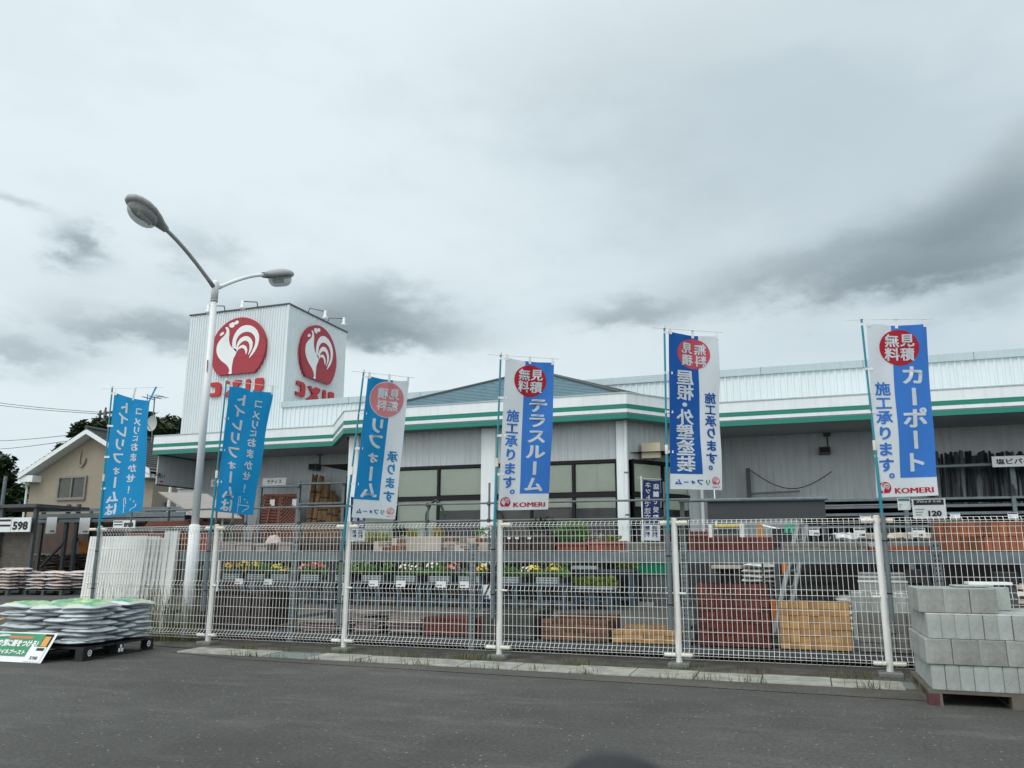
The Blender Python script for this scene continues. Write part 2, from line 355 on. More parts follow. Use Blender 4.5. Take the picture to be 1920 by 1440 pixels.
# ---- the rooster emblem, traced, unit radius
def EM(p): return [((x-613)/237, -((y+.1*(x-613))-558)/292) for x, y in p]
EMB = [EM([(490, 358), (512, 356), (526, 380), (531, 420), (531, 460), (540, 505), (556, 535), (574, 548), (600, 560), (607, 590), (585, 640), (578, 690), (576, 740), (577, 778), (550, 780), (556, 755), (545, 725), (520, 695), (480, 665), (450, 630), (432, 590), (428, 550), (436, 505), (460, 465), (490, 430), (503, 400), (500, 375)]),
       EM([(572, 548), (563, 510), (566, 460), (585, 405), (620, 360), (665, 340), (715, 345), (760, 375), (787, 425), (792, 480), (778, 545), (750, 600), (718, 638), (735, 590), (757, 530), (762, 480), (750, 440), (725, 412), (690, 400), (655, 405), (625, 425), (603, 460), (595, 500), (598, 545), (603, 580)]),
       EM([(600, 565), (603, 520), (620, 475), (650, 447), (685, 440), (715, 455), (737, 490), (740, 530), (730, 570), (708, 612), (715, 570), (715, 530), (705, 500), (685, 483), (660, 485), (635, 505), (618, 535), (607, 575)]),
       EM([(603, 590), (615, 550), (640, 525), (665, 520), (688, 538), (698, 570), (688, 605), (680, 575), (668, 555), (648, 548), (625, 558), (608, 585), (590, 635)]),
       EM([(530, 322), (553, 310), (568, 312), (582, 297), (600, 297), (605, 313), (592, 330), (572, 333), (567, 352), (547, 361), (528, 350), (523, 335)]),
       EM([(462, 403), (478, 400), (484, 412), (470, 428), (452, 434), (446, 425)])]
EMBW = [fill2d([(l, True)]) for l in EMB]
_a0 = math.asin(-.76)
DISC = [(math.cos(t), math.sin(t)) for t in [(_a0+(math.pi-2*_a0)*i/56) for i in range(57)]]
def emblem(mb, f0, f1, cx, cy, r, red, white, mirror=False, disc=True):
    s = -1 if mirror else 1
    if disc: mb.add([f0(cx+s*x*r, cy+y*r) for x, y in DISC], [tuple(range(len(DISC)))[::s]], red)
    for vs, fs in EMBW: mb.add([f1(cx+s*x*r, cy+y*r) for x, y in vs], [q[::s] for q in fs], white)
# ================================================================== GROUND
def asphalt_mat(name, base, light):
    ma = bpy.data.materials.new(name); ma.use_nodes = True; t = ma.node_tree; b = t.nodes['Principled BSDF']
    nn = lambda ty, **k: (lambda q: ([setattr(q, a, v) for a, v in k.items()], q)[1])(t.nodes.new(ty))
    c = nn('ShaderNodeTexCoord').outputs['Object']
    def noise(s, d=5, r=.6): q = nn('ShaderNodeTexNoise'); q.inputs['Scale'].default_value = s; q.inputs['Detail'].default_value = d; q.inputs['Roughness'].default_value = r; t.links.new(c, q.inputs['Vector']); return q.outputs[0]
    def rng(v, a, b_, lo, hi): q = nn('ShaderNodeMapRange'); q.inputs[1].default_value = a; q.inputs[2].default_value = b_; q.inputs[3].default_value = lo; q.inputs[4].default_value = hi; t.links.new(v, q.inputs[0]); return q.outputs[0]
    def mul(a, b_): q = nn('ShaderNodeMath', operation='MULTIPLY'); t.links.new(a, q.inputs[0]); t.links.new(b_, q.inputs[1]); return q.outputs[0]
    v = mul(mul(rng(noise(.35), .3, .7, .74, 1.28), rng(noise(2.2, 6), .3, .7, .86, 1.14)), rng(noise(34, 5, .85), .32, .68, .48, 1.52))
    vor = nn('ShaderNodeTexVoronoi'); vor.inputs['Scale'].default_value = 30; t.links.new(c, vor.inputs['Vector'])
    chip = rng(vor.outputs['Distance'], .16, .26, 1, 0)
    wn = nn('ShaderNodeTexWhiteNoise'); t.links.new(vor.outputs['Color'], wn.inputs['Vector']); pick = rng(wn.outputs['Value'],   .86, .97, 0, .9)
    base_n = nn('ShaderNodeVectorMath', operation='SCALE'); base_n.inputs[0].default_value = base; t.links.new(v, base_n.inputs[3])
    mp = nn('ShaderNodeMapping'); mp.inputs['Scale'].default_value = (.5, 1.6, 1); mp.inputs['Rotation'].default_value = (0, 0, R(-25)); t.links.new(c, mp.inputs[0])
    sc = nn('ShaderNodeTexNoise'); sc.inputs['Scale'].default_value = 1.1; sc.inputs['Detail'].default_value = 8; sc.inputs['Roughness'].default_value = .72; t.links.new(mp.outputs[0], sc.inputs['Vector'])
    scr = mul(rng(sc.outputs[0], .52, .72, 0, .60), rng(noise(70, 2), .45, .6, .2, 1))
    m1 = nn('ShaderNodeMix', data_type='RGBA'); t.links.new(mul(chip, pick), m1.inputs[0]); t.links.new(base_n.outputs[0], m1.inputs[6]); m1.inputs[7].default_value = (*light, 1)
    m2 = nn('ShaderNodeMix', data_type='RGBA'); t.links.new(scr, m2.inputs[0]); t.links.new(m1.outputs[2], m2.inputs[6]); m2.inputs[7].default_value = (*[x*.72 for x in light], 1)
    t.links.new(m2.outputs[2], b.inputs['Base Color']); b.inputs['Roughness'].default_value = .85; b.inputs['Specular IOR Level'].default_value = .35
    bp = nn('ShaderNodeBump'); bp.inputs['Strength'].default_value = .55; bp.inputs['Distance'].default_value = .008; t.links.new(noise(85, 3, .6), bp.inputs['Height']); t.links.new(bp.outputs[0], b.inputs['Normal']); return ma
asph = asphalt_mat('asphalt', (.063, .0635, .0585), (.30, .29, .27)); asph2 = asphalt_mat('asphalt_strip', (.074, .069, .060), (.22, .21, .19))
soil = mat('soil', (.055, .052, .043), .95, .35, 5, .6, 40, col2=(.085, .08, .07))
kerb_mat = mat('kerb_concrete', (.29, .30, .265), .9, .2, 7, .4, 60, rnd=.1, col2=(.22, .225, .20))
kerb_green = mat('kerb_patina', (.15, .185, .17), .9, .2, 7, .4, 60)
g = MB(); g.quad((-400, -60, 0), (400, -60, 0), (400, 900, 0), (-400, 900, 0), asph); tag(g.build('ground'), kind='structure')
g = MB(); g.add([(-7.2, 8.03, .004), (-6.0, 7.76, .004), (.2, 7.52, .004), (6, 7.3, .004), (6, 7.98, .004), (-6.5, 8.03, .004)], [(0, 1, 2, 3, 4, 5)], asph2); tag(g.build('pavement'), kind='structure')
g = MB(); g.add([(-6.6, 8.40, .006), (9, 8.40, .006), (9, 9.25, .006), (-9.2, 9.25, .006), (-9.2, 8.75, .006), (-7.4, 8.45, .006)], [(0, 1, 2, 3, 4, 5)], soil); tag(g.build('soil_strip'), kind='structure')
g = MB(); x = -7.05; k = 0; rr = random.Random(3)
while x < .45:
    w = .6; mm = kerb_green if k == 2 else kerb_mat
    a = rr.uniform(-.012, .012); y0 = 8.01+(-.02 if x > -3 else 0); h = .018+rr.uniform(-.005, .005)
    g.hexa([(x, y0+a, -.02), (x+w-.008, y0-a, -.02), (x+w-.008, 8.41, -.02), (x, 8.41, -.02), (x, y0+a+.01, h), (x+w-.008, y0-a+.01, h), (x+w-.008, 8.41, h+.01), (x, 8.41, h+.01)], mm)
    x += w; k += 1
g.hexa([(.46, 8.12, -.02), (1.05, 8.1, -.02), (1.05, 8.4, -.02), (.46, 8.41, -.02), (.46, 8.14, .012), (1.05, 8.12, .012), (1.05, 8.4, .02), (.46, 8.41, .02)], kerb_green)
tag(g.build('kerb', bevel=.006), kind='structure')
ln = MB(); yl = mat('yellow_paint', (.45, .30, .04), .7, .25, 9); p = pZ(-60, 1168, .008); q = pZ(14, 1157, .008); ln.quad(p, pZ(-60, 1172, .008), pZ(14, 1160, .008), q, yl); tag(ln.build('road_marking'), kind='structure')
def blades(n, fx, lo, hi, w, mm, lean=.4, seed=1):
    r = random.Random(seed); mb = MB()
    for i in range(n):
        x, y = fx(r); h = r.uniform(lo, hi); a = r.uniform(0, 6.28); l = r.uniform(.05, lean)*h; c, s = math.cos(a), math.sin(a); ww = w*r.uniform(.6, 1.2)
        b = (-s*ww, c*ww); p0 = (x, y); P = []
        for t, k in ((0, 1), (.5, .8), (.85, .4)):
            ox, oy, oz = c*l*t*t, s*l*t*t, h*t
            P += [(x+ox-b[0]*k, y+oy-b[1]*k, oz), (x+ox+b[0]*k, y+oy+b[1]*k, oz)]
        P.append((x+c*l, y+s*l, h)); mb.add(P, [(0, 1, 3, 2), (2, 3, 5, 4), (4, 5, 6)], mm)
    return mb
cl = [random.Random(5).uniform(0, 1) for _ in range(3)]
rw = random.Random(11); centres = [(rw.uniform(-6.6, .5), rw.choice([7.99, 8.43, 8.45, 8.5, 8.62])) for _ in range(60)]
def wfx(r):
    c = r.choice(centres); return c[0]+r.gauss(0, .10), c[1]+r.gauss(0, .03)
tag(blades(1300, wfx, .02, .11, .0035, grassM, .9, 2).build('weeds'), 'low green and straw weeds sprouting along the kerb below the fence', 'weeds', kind='stuff')
def tall(r):
    c = r.choice([(-8.4, 9.0), (-8.1, 9.05), (-7.75, 9.1), (-8.62, 9.2), (-8.95, 9.05)]); return c[0]+r.gauss(0, .10), c[1]+r.gauss(0, .05)
tag(blades(170, tall, .25, .85, .009, grassM, .55, 4).build('tall_grass'), 'tall arching grass growing round the lamp post foot behind the fence', 'grass', kind='stuff')
# ================================================================== MESH FENCE
FY = 8.85; PX0 = -1.306; r_ = .0027
fence = thing('mesh_fence', (PX0, FY, 0), 'white welded wire mesh fence with round posts along the kerb', 'fence')
def fence_panel():
    mb = MB(); n = 39; L0, L1 = .06, 1.94
    prof = [(.0, .085), (-.05, .125), (-.05, .150), (0, .19), (0, .69), (-.028, .745), (0, .80), (0, 1.415), (-.05, 1.455), (-.05, 1.475), (0, 1.506)]
    hz = [(0, .085), (-.05, .125), (-.05, .15), (0, .19), (0, .265), (0, .36), (0, .485), (0, .60), (0, .69), (-.028, .745), (0, .80), (0, .94), (0, 1.063), (0, 1.185), (0, 1.27), (0, 1.35), (0, 1.415), (-.05, 1.455), (-.05, 1.475), (0, 1.506)]
    for i in range(n):
        x = L0+(L1-L0)*i/(n-1); mb.tube([(x, y, z) for y, z in prof], r_, fence_white, 4, False)
    for y, z in hz: mb.tube([(L0-.02, y+.004, z), (L1+.02, y+.004, z)], r_, fence_white, 4, False)
    return mb
pan = fence_panel().build('wire_panel', fence); pan.location = (-2*4, 0, 0)
for k in range(-3, 4):
    c = pan.copy(); C.objects.link(c); c.parent = fence; c.location = (2*k, 0, 0)
po = MB(); po.tube([(0, 0, .02), (0, 0, 1.50)], .034, fence_white, 12); po.tube([(0, 0, 1.50), (0, 0, 1.522), (0, 0, 1.53)], [.034, .034, .020], fence_cap, 12)
post = po.build('post', fence, smooth=False)
clips = []
for s in (-1, 1):
    for z, l, r in ((1.478, .145, .021), (.125, .145, .021), (.745, .10, .011)):
        cp = MB(); cp.tube([(s*.03, -.035, z), (s*l, -.035, z)], r, fence_cap, 8); clips.append(cp.build('end_cap', fence))
fb = MB(); fb.box((-.11, -.10, 0), (.11, .10, .05), concrete); foot = fb.build('foundation_block', fence, bevel=.012)
for k in range(-4, 4):
    for o in [post, foot]+clips:
        c = o if k == -4 else o.copy()
        if k != -4: C.objects.link(c); c.parent = fence
        c.location = (2*k, 0, 0)
pp = MB(); pp.tube([(0, 0, .42), (0, 0, 1.44)], .024, galv, 8)
for z in (.68, 1.18): pp.tube([(0, .0, z-.006), (0, .0, z+.006)], .028, frame_dark, 8)
hold = None
for k in (-4, -3, -2, -1, 0, 1):
    c = pp.build('flag_holder', fence) if hold is None else hold.copy()
    if hold is not None: C.objects.link(c); c.parent = fence
    hold = hold or c; c.location = (2*k+{-4: .06, -3: -.05, -2: -.05, -1: -.055, 0: -.06, 1: .055}[k], -.072, {-2: -.12, -1: .02, 0: -.05, 1: .1}.get(k, 0))
# gate bolts handle at the free left end
hb = MB(); hb.tube([(0, 0, .62), (-.05, 0, .62), (-.05, 0, .78), (0, 0, .78)], .009, fence_cap, 6); h = hb.build('handle', fence); h.location = (-8.03, -.03, .06)
# ================================================================== NOBORI FLAGS
c_blue = cloth_mat('cloth_azure', (.002, .28, .60)); c_mid = cloth_mat('cloth_blue', (.045, .22, .66)); c_deep = cloth_mat('cloth_deep_blue', (.003, .105, .42)); c_white = cloth_mat('cloth_white', (.70, .76, .80))
c_red = cloth_mat('cloth_red', (.50, .012, .035)); c_pink = cloth_mat('cloth_pink', (.74, .27, .29)); c_rose = cloth_mat('cloth_rose', (.62, .085, .125)); c_navy = cloth_mat('cloth_navy', (.018, .028, .14)); c_green = cloth_mat('cloth_green', (.0, .34, .15))
class Cloth:
    def __init__(s, TL, TR, BR, BL, amp=.012, seed=0, bulge=.02):
        s.c = [Vector(p) for p in (TL, TR, BR, BL)]; s.amp = amp; s.ph = seed*1.7; s.bul = bulge
        n = (s.c[1]-s.c[0]).cross(s.c[3]-s.c[0]).normalized()
        if n.dot(Vector((0, 0, 1.1))-s.c[0]) < 0: n = -n
        s.n = n
    def __call__(s, u, v, off=0):
        a = s.c[0].lerp(s.c[1], u); b = s.c[3].lerp(s.c[2], u); p = a.lerp(b, v)
        w = s.amp*(math.sin(5.2*u+3.1*v+s.ph)*.8+.6*math.sin(9*v+2*u+s.ph*2))*min(1, 4*u+.15)*min(1, 3*v+.2)
        w += .006*math.sin(17*u+11*v+s.ph)*math.exp(-5*v)+.007*math.sin(11*u-13*v+s.ph*3)*min(1, 3*u)+.02*max(0, u-.72)*math.sin(4*v+s.ph)*3
        w -= s.bul*math.sin(math.pi*u)*math.sin(math.pi*min(1, v+.15))
        sag = .010*math.sin(math.pi*u)*(1-v)**6*2
        return p+s.n*(w+off)-Vector((0, 0, sag))
def patch(mb, cl, u0, u1, v0, v1, off, mm, nu=10, nv=30):
    vs = [cl(u0+(u1-u0)*i/nu, v0+(v1-v0)*j/nv, off) for j in range(nv+1) for i in range(nu+1)]
    fs = [(j*(nu+1)+i, (j+1)*(nu+1)+i, (j+1)*(nu+1)+i+1, j*(nu+1)+i+1) for j in range(nv) for i in range(nu)]
    mb.add(vs, fs, mm)
def disc(mb, cl, u, v, ru, rv, off, mm, n=40, rings=4):
    vs = [cl(u, v, off)]; fs = []
    for q in range(1, rings+1):
        for k in range(n):
            t = 6.28318*k/n; vs.append(cl(u+ru*q/rings*math.cos(t), v+rv*q/rings*math.sin(t), off))
    for k in range(n): fs.append((0, 1+(k+1) % n, 1+k))
    for q in range(rings-1):
        a = 1+q*n; b = a+n
        for k in range(n): fs.append((a+k, a+(k+1) % n, b+(k+1) % n, b+k))
    mb.add(vs, fs, mm)
def letters(mb, cl, items, off, mm, mirror, bold=.042):
    for ch, u, v, w, h in items:
        rot = ch in 'ー'
        put_glyph(mb, ch, u, -v, w, h, lambda x, y: cl(x, -y, off), mm, mirror, rot, bold)
def logo_bottom_right(mb, cl, pink):      # mirrored small lettering beside the emblem
    for ch, u, w, h, mm in (('リ', .70, .12, .034, c_green), ('フ', .55, .13, .036, c_deep), ('ォ', .42, .10, .026, c_deep), ('ー', .29, .10, .03, c_deep), ('ム', .15, .13, .036, c_deep)):
        put_glyph(mb, ch, u, -.955, w, h, lambda x, y: cl(x, -y, .004), mm, True, False, .075)
    emblem(mb, lambda x, y: cl(x, -y/3, .004), lambda x, y: cl(x, -y/3, .006), .87, -.945*3, .082, pink, c_white, True)
    put_line(mb, 'KOMERI', .785, -.982, .009, lambda x, y: cl(x, -y, .004), pink, .02, .17, True)
def logo_bottom_left(mb, cl):
    emblem(mb, lambda x, y: cl(x, -y/3, .004), lambda x, y: cl(x, -y/3, .006), .135, -.950*3, .105, c_red, c_white, False)
    for q, o in ((0, .004), (-.007, .0044), (.007, .0048)): put_line(mb, 'KOMERI', .305+q, -.966, .030, lambda x, y, o=o: cl(x, -y, o), c_red, .0, .62)
def col(text, us, vs, w, h):
    n = len(text); return [(ch, us[0]+(us[1]-us[0])*i/max(1, n-1), vs[i], w*(.75 if ch in 'ォィに' else 1), h*(.78 if ch in 'ォィに' else 1)) for i, ch in enumerate(text)]
FLAGS = [
 dict(k=1, top=(210.5, 728), px=[(215, 736), (282, 752), (266, 958), (186, 972)], Yr=8.92, dY=8.78, style='toilet', droop=True, label='azure vertical banner with mirrored white lettering, top corner drooping, beside the house'),
 dict(k=2, top=(424.8, 713.3), px=[(431, 720.6), (512.3, 736.3), (475, 966), (403.3, 959)], Yr=9.30, dY=8.78, style='toilet', label='azure vertical banner with mirrored white lettering, in front of the tower'),
 dict(k=3, top=(682, 697.7), px=[(690.4, 704.6), (768, 714.4), (739.4, 973.8), (659.2, 969.6)], Yr=9.22, dY=8.78, style='reform', label='azure and white banner with a pink disc and mirrored lettering'),
 dict(k=4, top=(938.9, 665.6), px=[(947.8, 670), (1038.9, 679.6), (1028.5, 955), (934, 957)], Yr=9.14, dY=8.78, style='terrace', label='white banner with red disc in front of the blue hipped roof'),
 dict(k=5, top=(1245.7, 615.3), px=[(1253.5, 621), (1345.6, 630.7), (1355.5, 919), (1257, 917)], Yr=9.12, dY=8.78, style='paint', label='deep blue and white banner with rose disc and mirrored lettering'),
 dict(k=6, top=(1615, 598.8), px=[(1625, 606), (1737.5, 607), (1758.8, 929), (1643.8, 933)], Yr=8.96, dY=8.78, style='carport', label='white and blue banner with red disc at the right end of the fence')]
for F in FLAGS:
    top = pY(*F['top'], 8.78); bx = PX0+2*(F['k']-5)+{1: .06, 2: -.05, 3: -.05, 4: -.055, 5: -.06, 6: .055}[F['k']]
    root = thing('nobori_flag', (bx, 8.78, 1.0), F['label'], 'banner', 'vertical banners on poles along the fence')
    pl = MB(); base = Vector((bx, 8.78, 1.05)); pl.tube([base, base.lerp(top, .45)], .0155, teal, 8); pl.tube([base.lerp(top, .45), top], .0115, teal, 8)
    j = base.lerp(top, .47); pl.tube([j-Vector((0, 0, .05)), j+Vector((0, 0, .05))], .019, fence_cap, 8); pl.tube([top, top+Vector((0, 0, .03))], .016, plastic_white, 8)
    pl.build('pole', root)
    TL = pY(*F['px'][0], F['dY']); TR = pY(*F['px'][1], F['Yr']); BR = pY(*F['px'][2], F['Yr']); BL = pY(*F['px'][3], F['dY'])
    barR = TR.copy()
    if F.get('droop'): barR = pY(297, 733, 8.92)
    d = (barR-TL).normalized(); d.z = 0; cb = MB(); z = top.z-.005
    cb.tube([Vector((top.x, 8.78, z))-d*.16, Vector((barR.x, barR.y, z))+d*.07], .0035, plastic_white, 6); cb.build('crossbar', root)
    cl = Cloth(TL, TR, BR, BL, .012 if F['k'] != 2 else .03, F['k'])
    mb = MB(); st = F['style']; white_base = st != 'toilet'
    patch(mb, cl, 0, 1, 0, 1, 0, c_white if white_base else c_blue, 14, 40)
    if st in ('terrace', 'carport'):
        patch(mb, cl, .41, 1, .0, .895, .002, c_mid)
        disc(mb, cl, .525, .138, .33, .110, .004, c_red)
        letters(mb, cl, [('見', .66, .095, .235, .078), ('積', .655, .180, .235, .078), ('無', .405, .098, .235, .078), ('料', .40, .180, .235, .078)], .006, c_white, False, .03)
        if st == 'terrace': letters(mb, cl, col('テラスルーム', (.715, .68), [.306, .41, .518, .62, .728, .836], .37, .098), .004, c_white, False)
        else: letters(mb, cl, col('カーポート', (.72, .70), [.305, .434, .555, .682, .81], .40, .115), .004, c_white, False, .04)
        letters(mb, cl, col('施工承ります', (.21, .19), [.385, .470, .553, .642, .733, .822], .255, .078), .004, c_mid, False)
        letters(mb, cl, [('。', .265, .882, .26, .08)], .004, c_mid, False, .03)
        logo_bottom_left(mb, cl)
    elif st == 'paint':
        patch(mb, cl, 0, .60, .0, .905, .002, c_deep)
        disc(mb, cl, .50, .128, .325, .103, .004, c_rose)
        letters(mb, cl, [('見', .375, .092, .22, .074), ('積', .375, .172, .22, .074), ('無', .635, .095, .22, .074), ('料', .64, .174, .22, .074)], .006, c_white, True, .03)
        letters(mb, cl, col('屋根・外壁塗装', (.325, .30), [.292, .388, .466, .545, .640, .740, .842], .33, .098), .004, c_white, True)
        letters(mb, cl, col('施工承ります', (.815, .80), [.415, .492, .566, .642, .722, .802], .225, .070), .004, c_deep, True)
        letters(mb, cl, [('。', .77, .862, .24, .08)], .004, c_deep, True, .03); logo_bottom_right(mb, cl, c_rose)
    elif st == 'reform':
        patch(mb, cl, 0, .60, .0, .875, .002, c_blue)
        disc(mb, cl, .51, .150, .42, .136, .0035, c_white); disc(mb, cl, .51, .150, .405, .130, .005, c_pink)
        letters(mb, cl, [('積', .40, .108, .24, .080), ('見', .67, .108, .24, .080), ('料', .40, .196, .24, .080), ('無', .665, .196, .24, .080)], .007, c_white, True, .03)
        letters(mb, cl, col('リフォーム', (.35, .33), [.350, .465, .580, .692, .810], .39, .112), .004, c_white, True, .055)
        letters(mb, cl, col('承ります', (.80, .795), [.56, .650, .745, .842], .25, .080), .004, c_blue, True, .04); logo_bottom_right(mb, cl, c_pink)
    else:
        letters(mb, cl, col('コメリにおまかせ！', (.70, .65), [.112, .205, .285, .355, .43, .52, .613, .70, .80], .215, .073), .003, c_white, True, .045)
        letters(mb, cl, col('トイレリフォームは', (.30, .25), [.10, .195, .305, .415, .53, .632, .725, .845, .945], .29, .098), .003, c_white, True, .048)
        def ln_(pts, w=.012):
            for (a, b), (c, d_) in zip(pts, pts[1:]):
                dx_, dy_ = (c-a)*.6, (d_-b)*1.8; l = math.hypot(dx_, dy_) or 1; nx, ny = -dy_/l*w/2/.6, dx_/l*w/2/1.8
                mb.add([cl(a+nx, b+ny, .003), cl(c+nx, d_+ny, .003), cl(c-nx, d_-ny, .003), cl(a-nx, b-ny, .003)], [(0, 1, 2, 3)], c_white)
        ln_([(.56, .925), (.55, .872), (.585, .862), (.615, .918)]); ln_([(.57, .99), (.57, .932), (.86, .932), (.84, .955), (.75, .968), (.72, .985)]); ln_([(.56, .925), (.57, .932)])
        for (a, b) in ((.72, .885), (.80, .905)): ln_([(a-.03, b), (a+.03, b)], .006); ln_([(a, b-.012), (a, b+.012)], .006)
    cloth = mb.build('cloth', root, smooth=True)
    for v in (.005, .27, .52, .77):
        tb = MB()
        a = cl(.0, v); pz = Vector((base.x+(top.x-base.x)*(a.z-base.z)/(top.z-base.z), 8.78, a.z)); dd = (cl(.07, v)-a)
        q = [pz-Vector((.017, .0, 0))+cl.n*.017, a+dd+cl.n*.006]; tb.add([q[0]+Vector((0, 0, .014)), q[0]-Vector((0, 0, .014)), q[1]-Vector((0, 0, .014)), q[1]+Vector((0, 0, .014))], [(0, 1, 2, 3)], plastic_white); tb.build('tab', root)
    for u in (.03, .5, .97):
        tb = MB(); a = cl(u, 0); zt = z; 
        b = Vector((top.x, 8.78, z)).lerp(Vector((barR.x, barR.y, z)), u*.93+.05) if F.get('droop') else Vector((a.x, a.y, zt))
        e = d*.016; tb.add([b-e+cl.n*.006+Vector((0, 0, .006)), b+e+cl.n*.006+Vector((0, 0, .006)), cl(min(1, u+.025), .018, .006), cl(max(0, u-.025), .018, .006)], [(0, 1, 2, 3)], plastic_white if not F.get('droop') or u < .9 else c_blue); tb.build('tab', root)
# ================================================================== LAMP POST
LX, LY = -7.99, 9.22
lamp = thing('street_lamp', (LX, LY, 0), 'white two-armed street lamp standing behind the left fence panel', 'street lamp')
mb = MB(); mb.tube([(LX, LY, 0), (LX, LY, 1.535)], [.082, .074], lamp_white, 20); mb.tube([(LX, LY, 1.535), (LX, LY, 1.55)], [.074, .053], lamp_white, 20, False); mb.tube([(LX, LY, 1.545), (LX, LY, 4.84)], [.053, .045], lamp_white, 20); mb.build('pole', lamp, True)
mb = MB(); mb.tube([(LX, LY, 4.80), (LX, LY, 4.83)], .052, lamp_grey, 18); mb.tube([(LX, LY, 4.83), (LX, LY, 5.10), (LX, LY, 5.135)], [.052, .052, .028], lamp_white, 18); mb.build('collar', lamp, True)
ru = mat('rust', (.18, .06, .02), .9, .3, 20); mb = MB(); mb.hexa([(LX+.02, LY-.055, 3.72), (LX+.032, LY-.052, 3.72), (LX+.03, LY-.05, 3.72), (LX+.02, LY-.05, 3.72), (LX+.017, LY-.058, 3.90), (LX+.034, LY-.054, 3.90), (LX+.03, LY-.05, 3.90), (LX+.02, LY-.05, 3.90)], ru); mb.build('rust_streak', lamp)
def lamphead(sgn):
    a = R(86); d = Vector((math.cos(a), math.sin(a), 0))*sgn; o = Vector((LX, LY, 5.03))
    P = [o+d*.04]
    for t in range(1, 9):
        q = t/8; P.append(o+d*(.04+1.00*q)+Vector((0, 0, .54*(.55*q+.45*math.sin(q*1.5)))))
    m = MB(); m.tube(P, [.034]+[.028]*8, lamp_grey if sgn < 0 else lamp_white, 12); m.build('arm', lamp, True)
    e = P[-1]; dd = (P[-1]-P[-2]).normalized(); dd = (dd+Vector((0, 0, -.02))).normalized(); sd_ = Vector((-d.y, d.x, 0)); up = sd_.cross(dd) if sd_.cross(dd).z > 0 else -sd_.cross(dd)
    st = [(-.05, .05, .045, .045), (.06, .085, .06, .055), (.17, .135, .085, .06), (.30, .175, .10, .06), (.43, .185, .10, .06), (.54, .155, .085, .055), (.61, .11, .06, .05), (.645, .045, .03, .03)]
    m = MB(); n = 18; vs = []; fs = []
    for (l, w, hu, hd) in st:
        for k in range(n):
            t = 2*math.pi*k/n; c, s = math.cos(t), math.sin(t); vs.append(e+dd*l+sd_*(w*c)+up*((hu if s > 0 else hd)*s))
    for i in range(len(st)-1):
        for k in range(n): fs.append((i*n+k, i*n+(k+1) % n, (i+1)*n+(k+1) % n, (i+1)*n+k))
    fs += [tuple(range(n)), tuple(range((len(st)-1)*n, len(st)*n))]
    m.add(vs, fs, lamp_grey); hd_ = m.build('lamp_head', lamp, True)
    m = MB(); m.tube([e+dd*.0, e+dd*.10], .05, lamp_grey, 12); vs = []; fs = []; rows = 6
    for i in range(rows+1):
        f = i/rows; rad = math.cos(f*math.pi/2*.92)
        for k in range(n):
            t = 2*math.pi*k/n; vs.append(e+dd*(.36+.235*rad**.6*math.cos(t))+sd_*(.158*rad**.6*math.sin(t))-up*(.05+.145*math.sin(f*math.pi/2)))
    for i in range(rows):
        for k in range(n): fs.append((i*n+k, i*n+(k+1) % n, (i+1)*n+(k+1) % n, (i+1)*n+k))
    fs.append(tuple(range(rows*n, (rows+1)*n)))
    m2 = MB(); m2.add(vs, fs, lens_glass); m2.build('lens', hd_, True)
    m3 = MB(); refl = mat('lamp_reflector', (.35, .36, .35), .35, .1, 4, metal=.6); vs = []
    for k in range(n): t = 2*math.pi*k/n; vs.append(e+dd*(.36+.185*math.cos(t))+sd_*(.14*math.sin(t))-up*.068)
    m3.add(vs, [tuple(range(n))], refl); m3.tube([e+dd*.20-up*.10, e+dd*.42-up*.10], .035, plastic_white, 10); m3.build('bulb', hd_)
lamphead(-1); lamphead(1)
# ================================================================== STORE
YM, YS, YW = 20.53, 22.75, 25.3          # front of the entrance bay, of the wings, and the main wall
ZF0, ZF1 = 4.70, 5.37
store = thing('store_building', (-8, 25, 0), 'long white corrugated store with green striped eaves, blue hipped entrance roof and sign tower', 'store')
def ribbed(mb, p0, p1, z0, z1, pitch, depth, mm, outward):
    p0 = Vector((*p0, 0)); p1 = Vector((*p1, 0)); d = p1-p0; Ln = d.length; d /= Ln; nrm = Vector((*outward, 0)).normalized()
    n = max(1, round(Ln/pitch)); st = Ln/n; pts = []
    for i in range(n):
        for f, k in ((0, 0), (.56, 0), (.66, 1), (.90, 1)): pts.append(p0+d*(st*(i+f))+nrm*(depth*k))
    pts.append(p1)
    vs = [(p.x, p.y, z) for p in pts for z in (z0, z1)]
    mb.add(vs, [(2*i, 2*i+2, 2*i+3, 2*i+1) for i in range(len(pts)-1)], mm)
path = [(-21.87, YS), (-14.41, YS), (-12.65, YM), (-4.14, YM), (-2.37, YS), (34, YS)]
def offset(path, d):      # towards +Y for d > 0
    out_ = []
    for i, p in enumerate(path):
        ds = []
        for a, b in ((i-1, i), (i, i+1)):
            if a < 0 or b >= len(path): continue
            v = Vector((path[b][0]-path[a][0], path[b][1]-path[a][1])).normalized(); ds.append(Vector((-v.y, v.x)))
        n = sum(ds, Vector((0, 0)))/len(ds); n = n/n.length_squared if len(ds) == 2 else n
        out_.append((p[0]+n.x*d, p[1]+n.y*d))
    return out_
def strip(mb, pth, d0, d1, z0, z1, mm):
    a = offset(pth, d0); b = offset(pth, d1)
    for i in range(len(pth)-1):
        mb.hexa([(*a[i], z0), (*a[i+1], z0), (*b[i+1], z0), (*b[i], z0), (*a[i], z1), (*a[i+1], z1), (*b[i+1], z1), (*b[i], z1)], mm)
mb = MB(); strip(mb, path, 0, .16, ZF0+.125, ZF1, fascia_white); strip(mb, path, -.004, .15, ZF0, ZF0+.125, fascia_green)
strip(mb, path, -.004, -.0005, 4.96, 5.085, fascia_green); strip(mb, path, -.02, .18, ZF1, ZF1+.03, cap_steel)
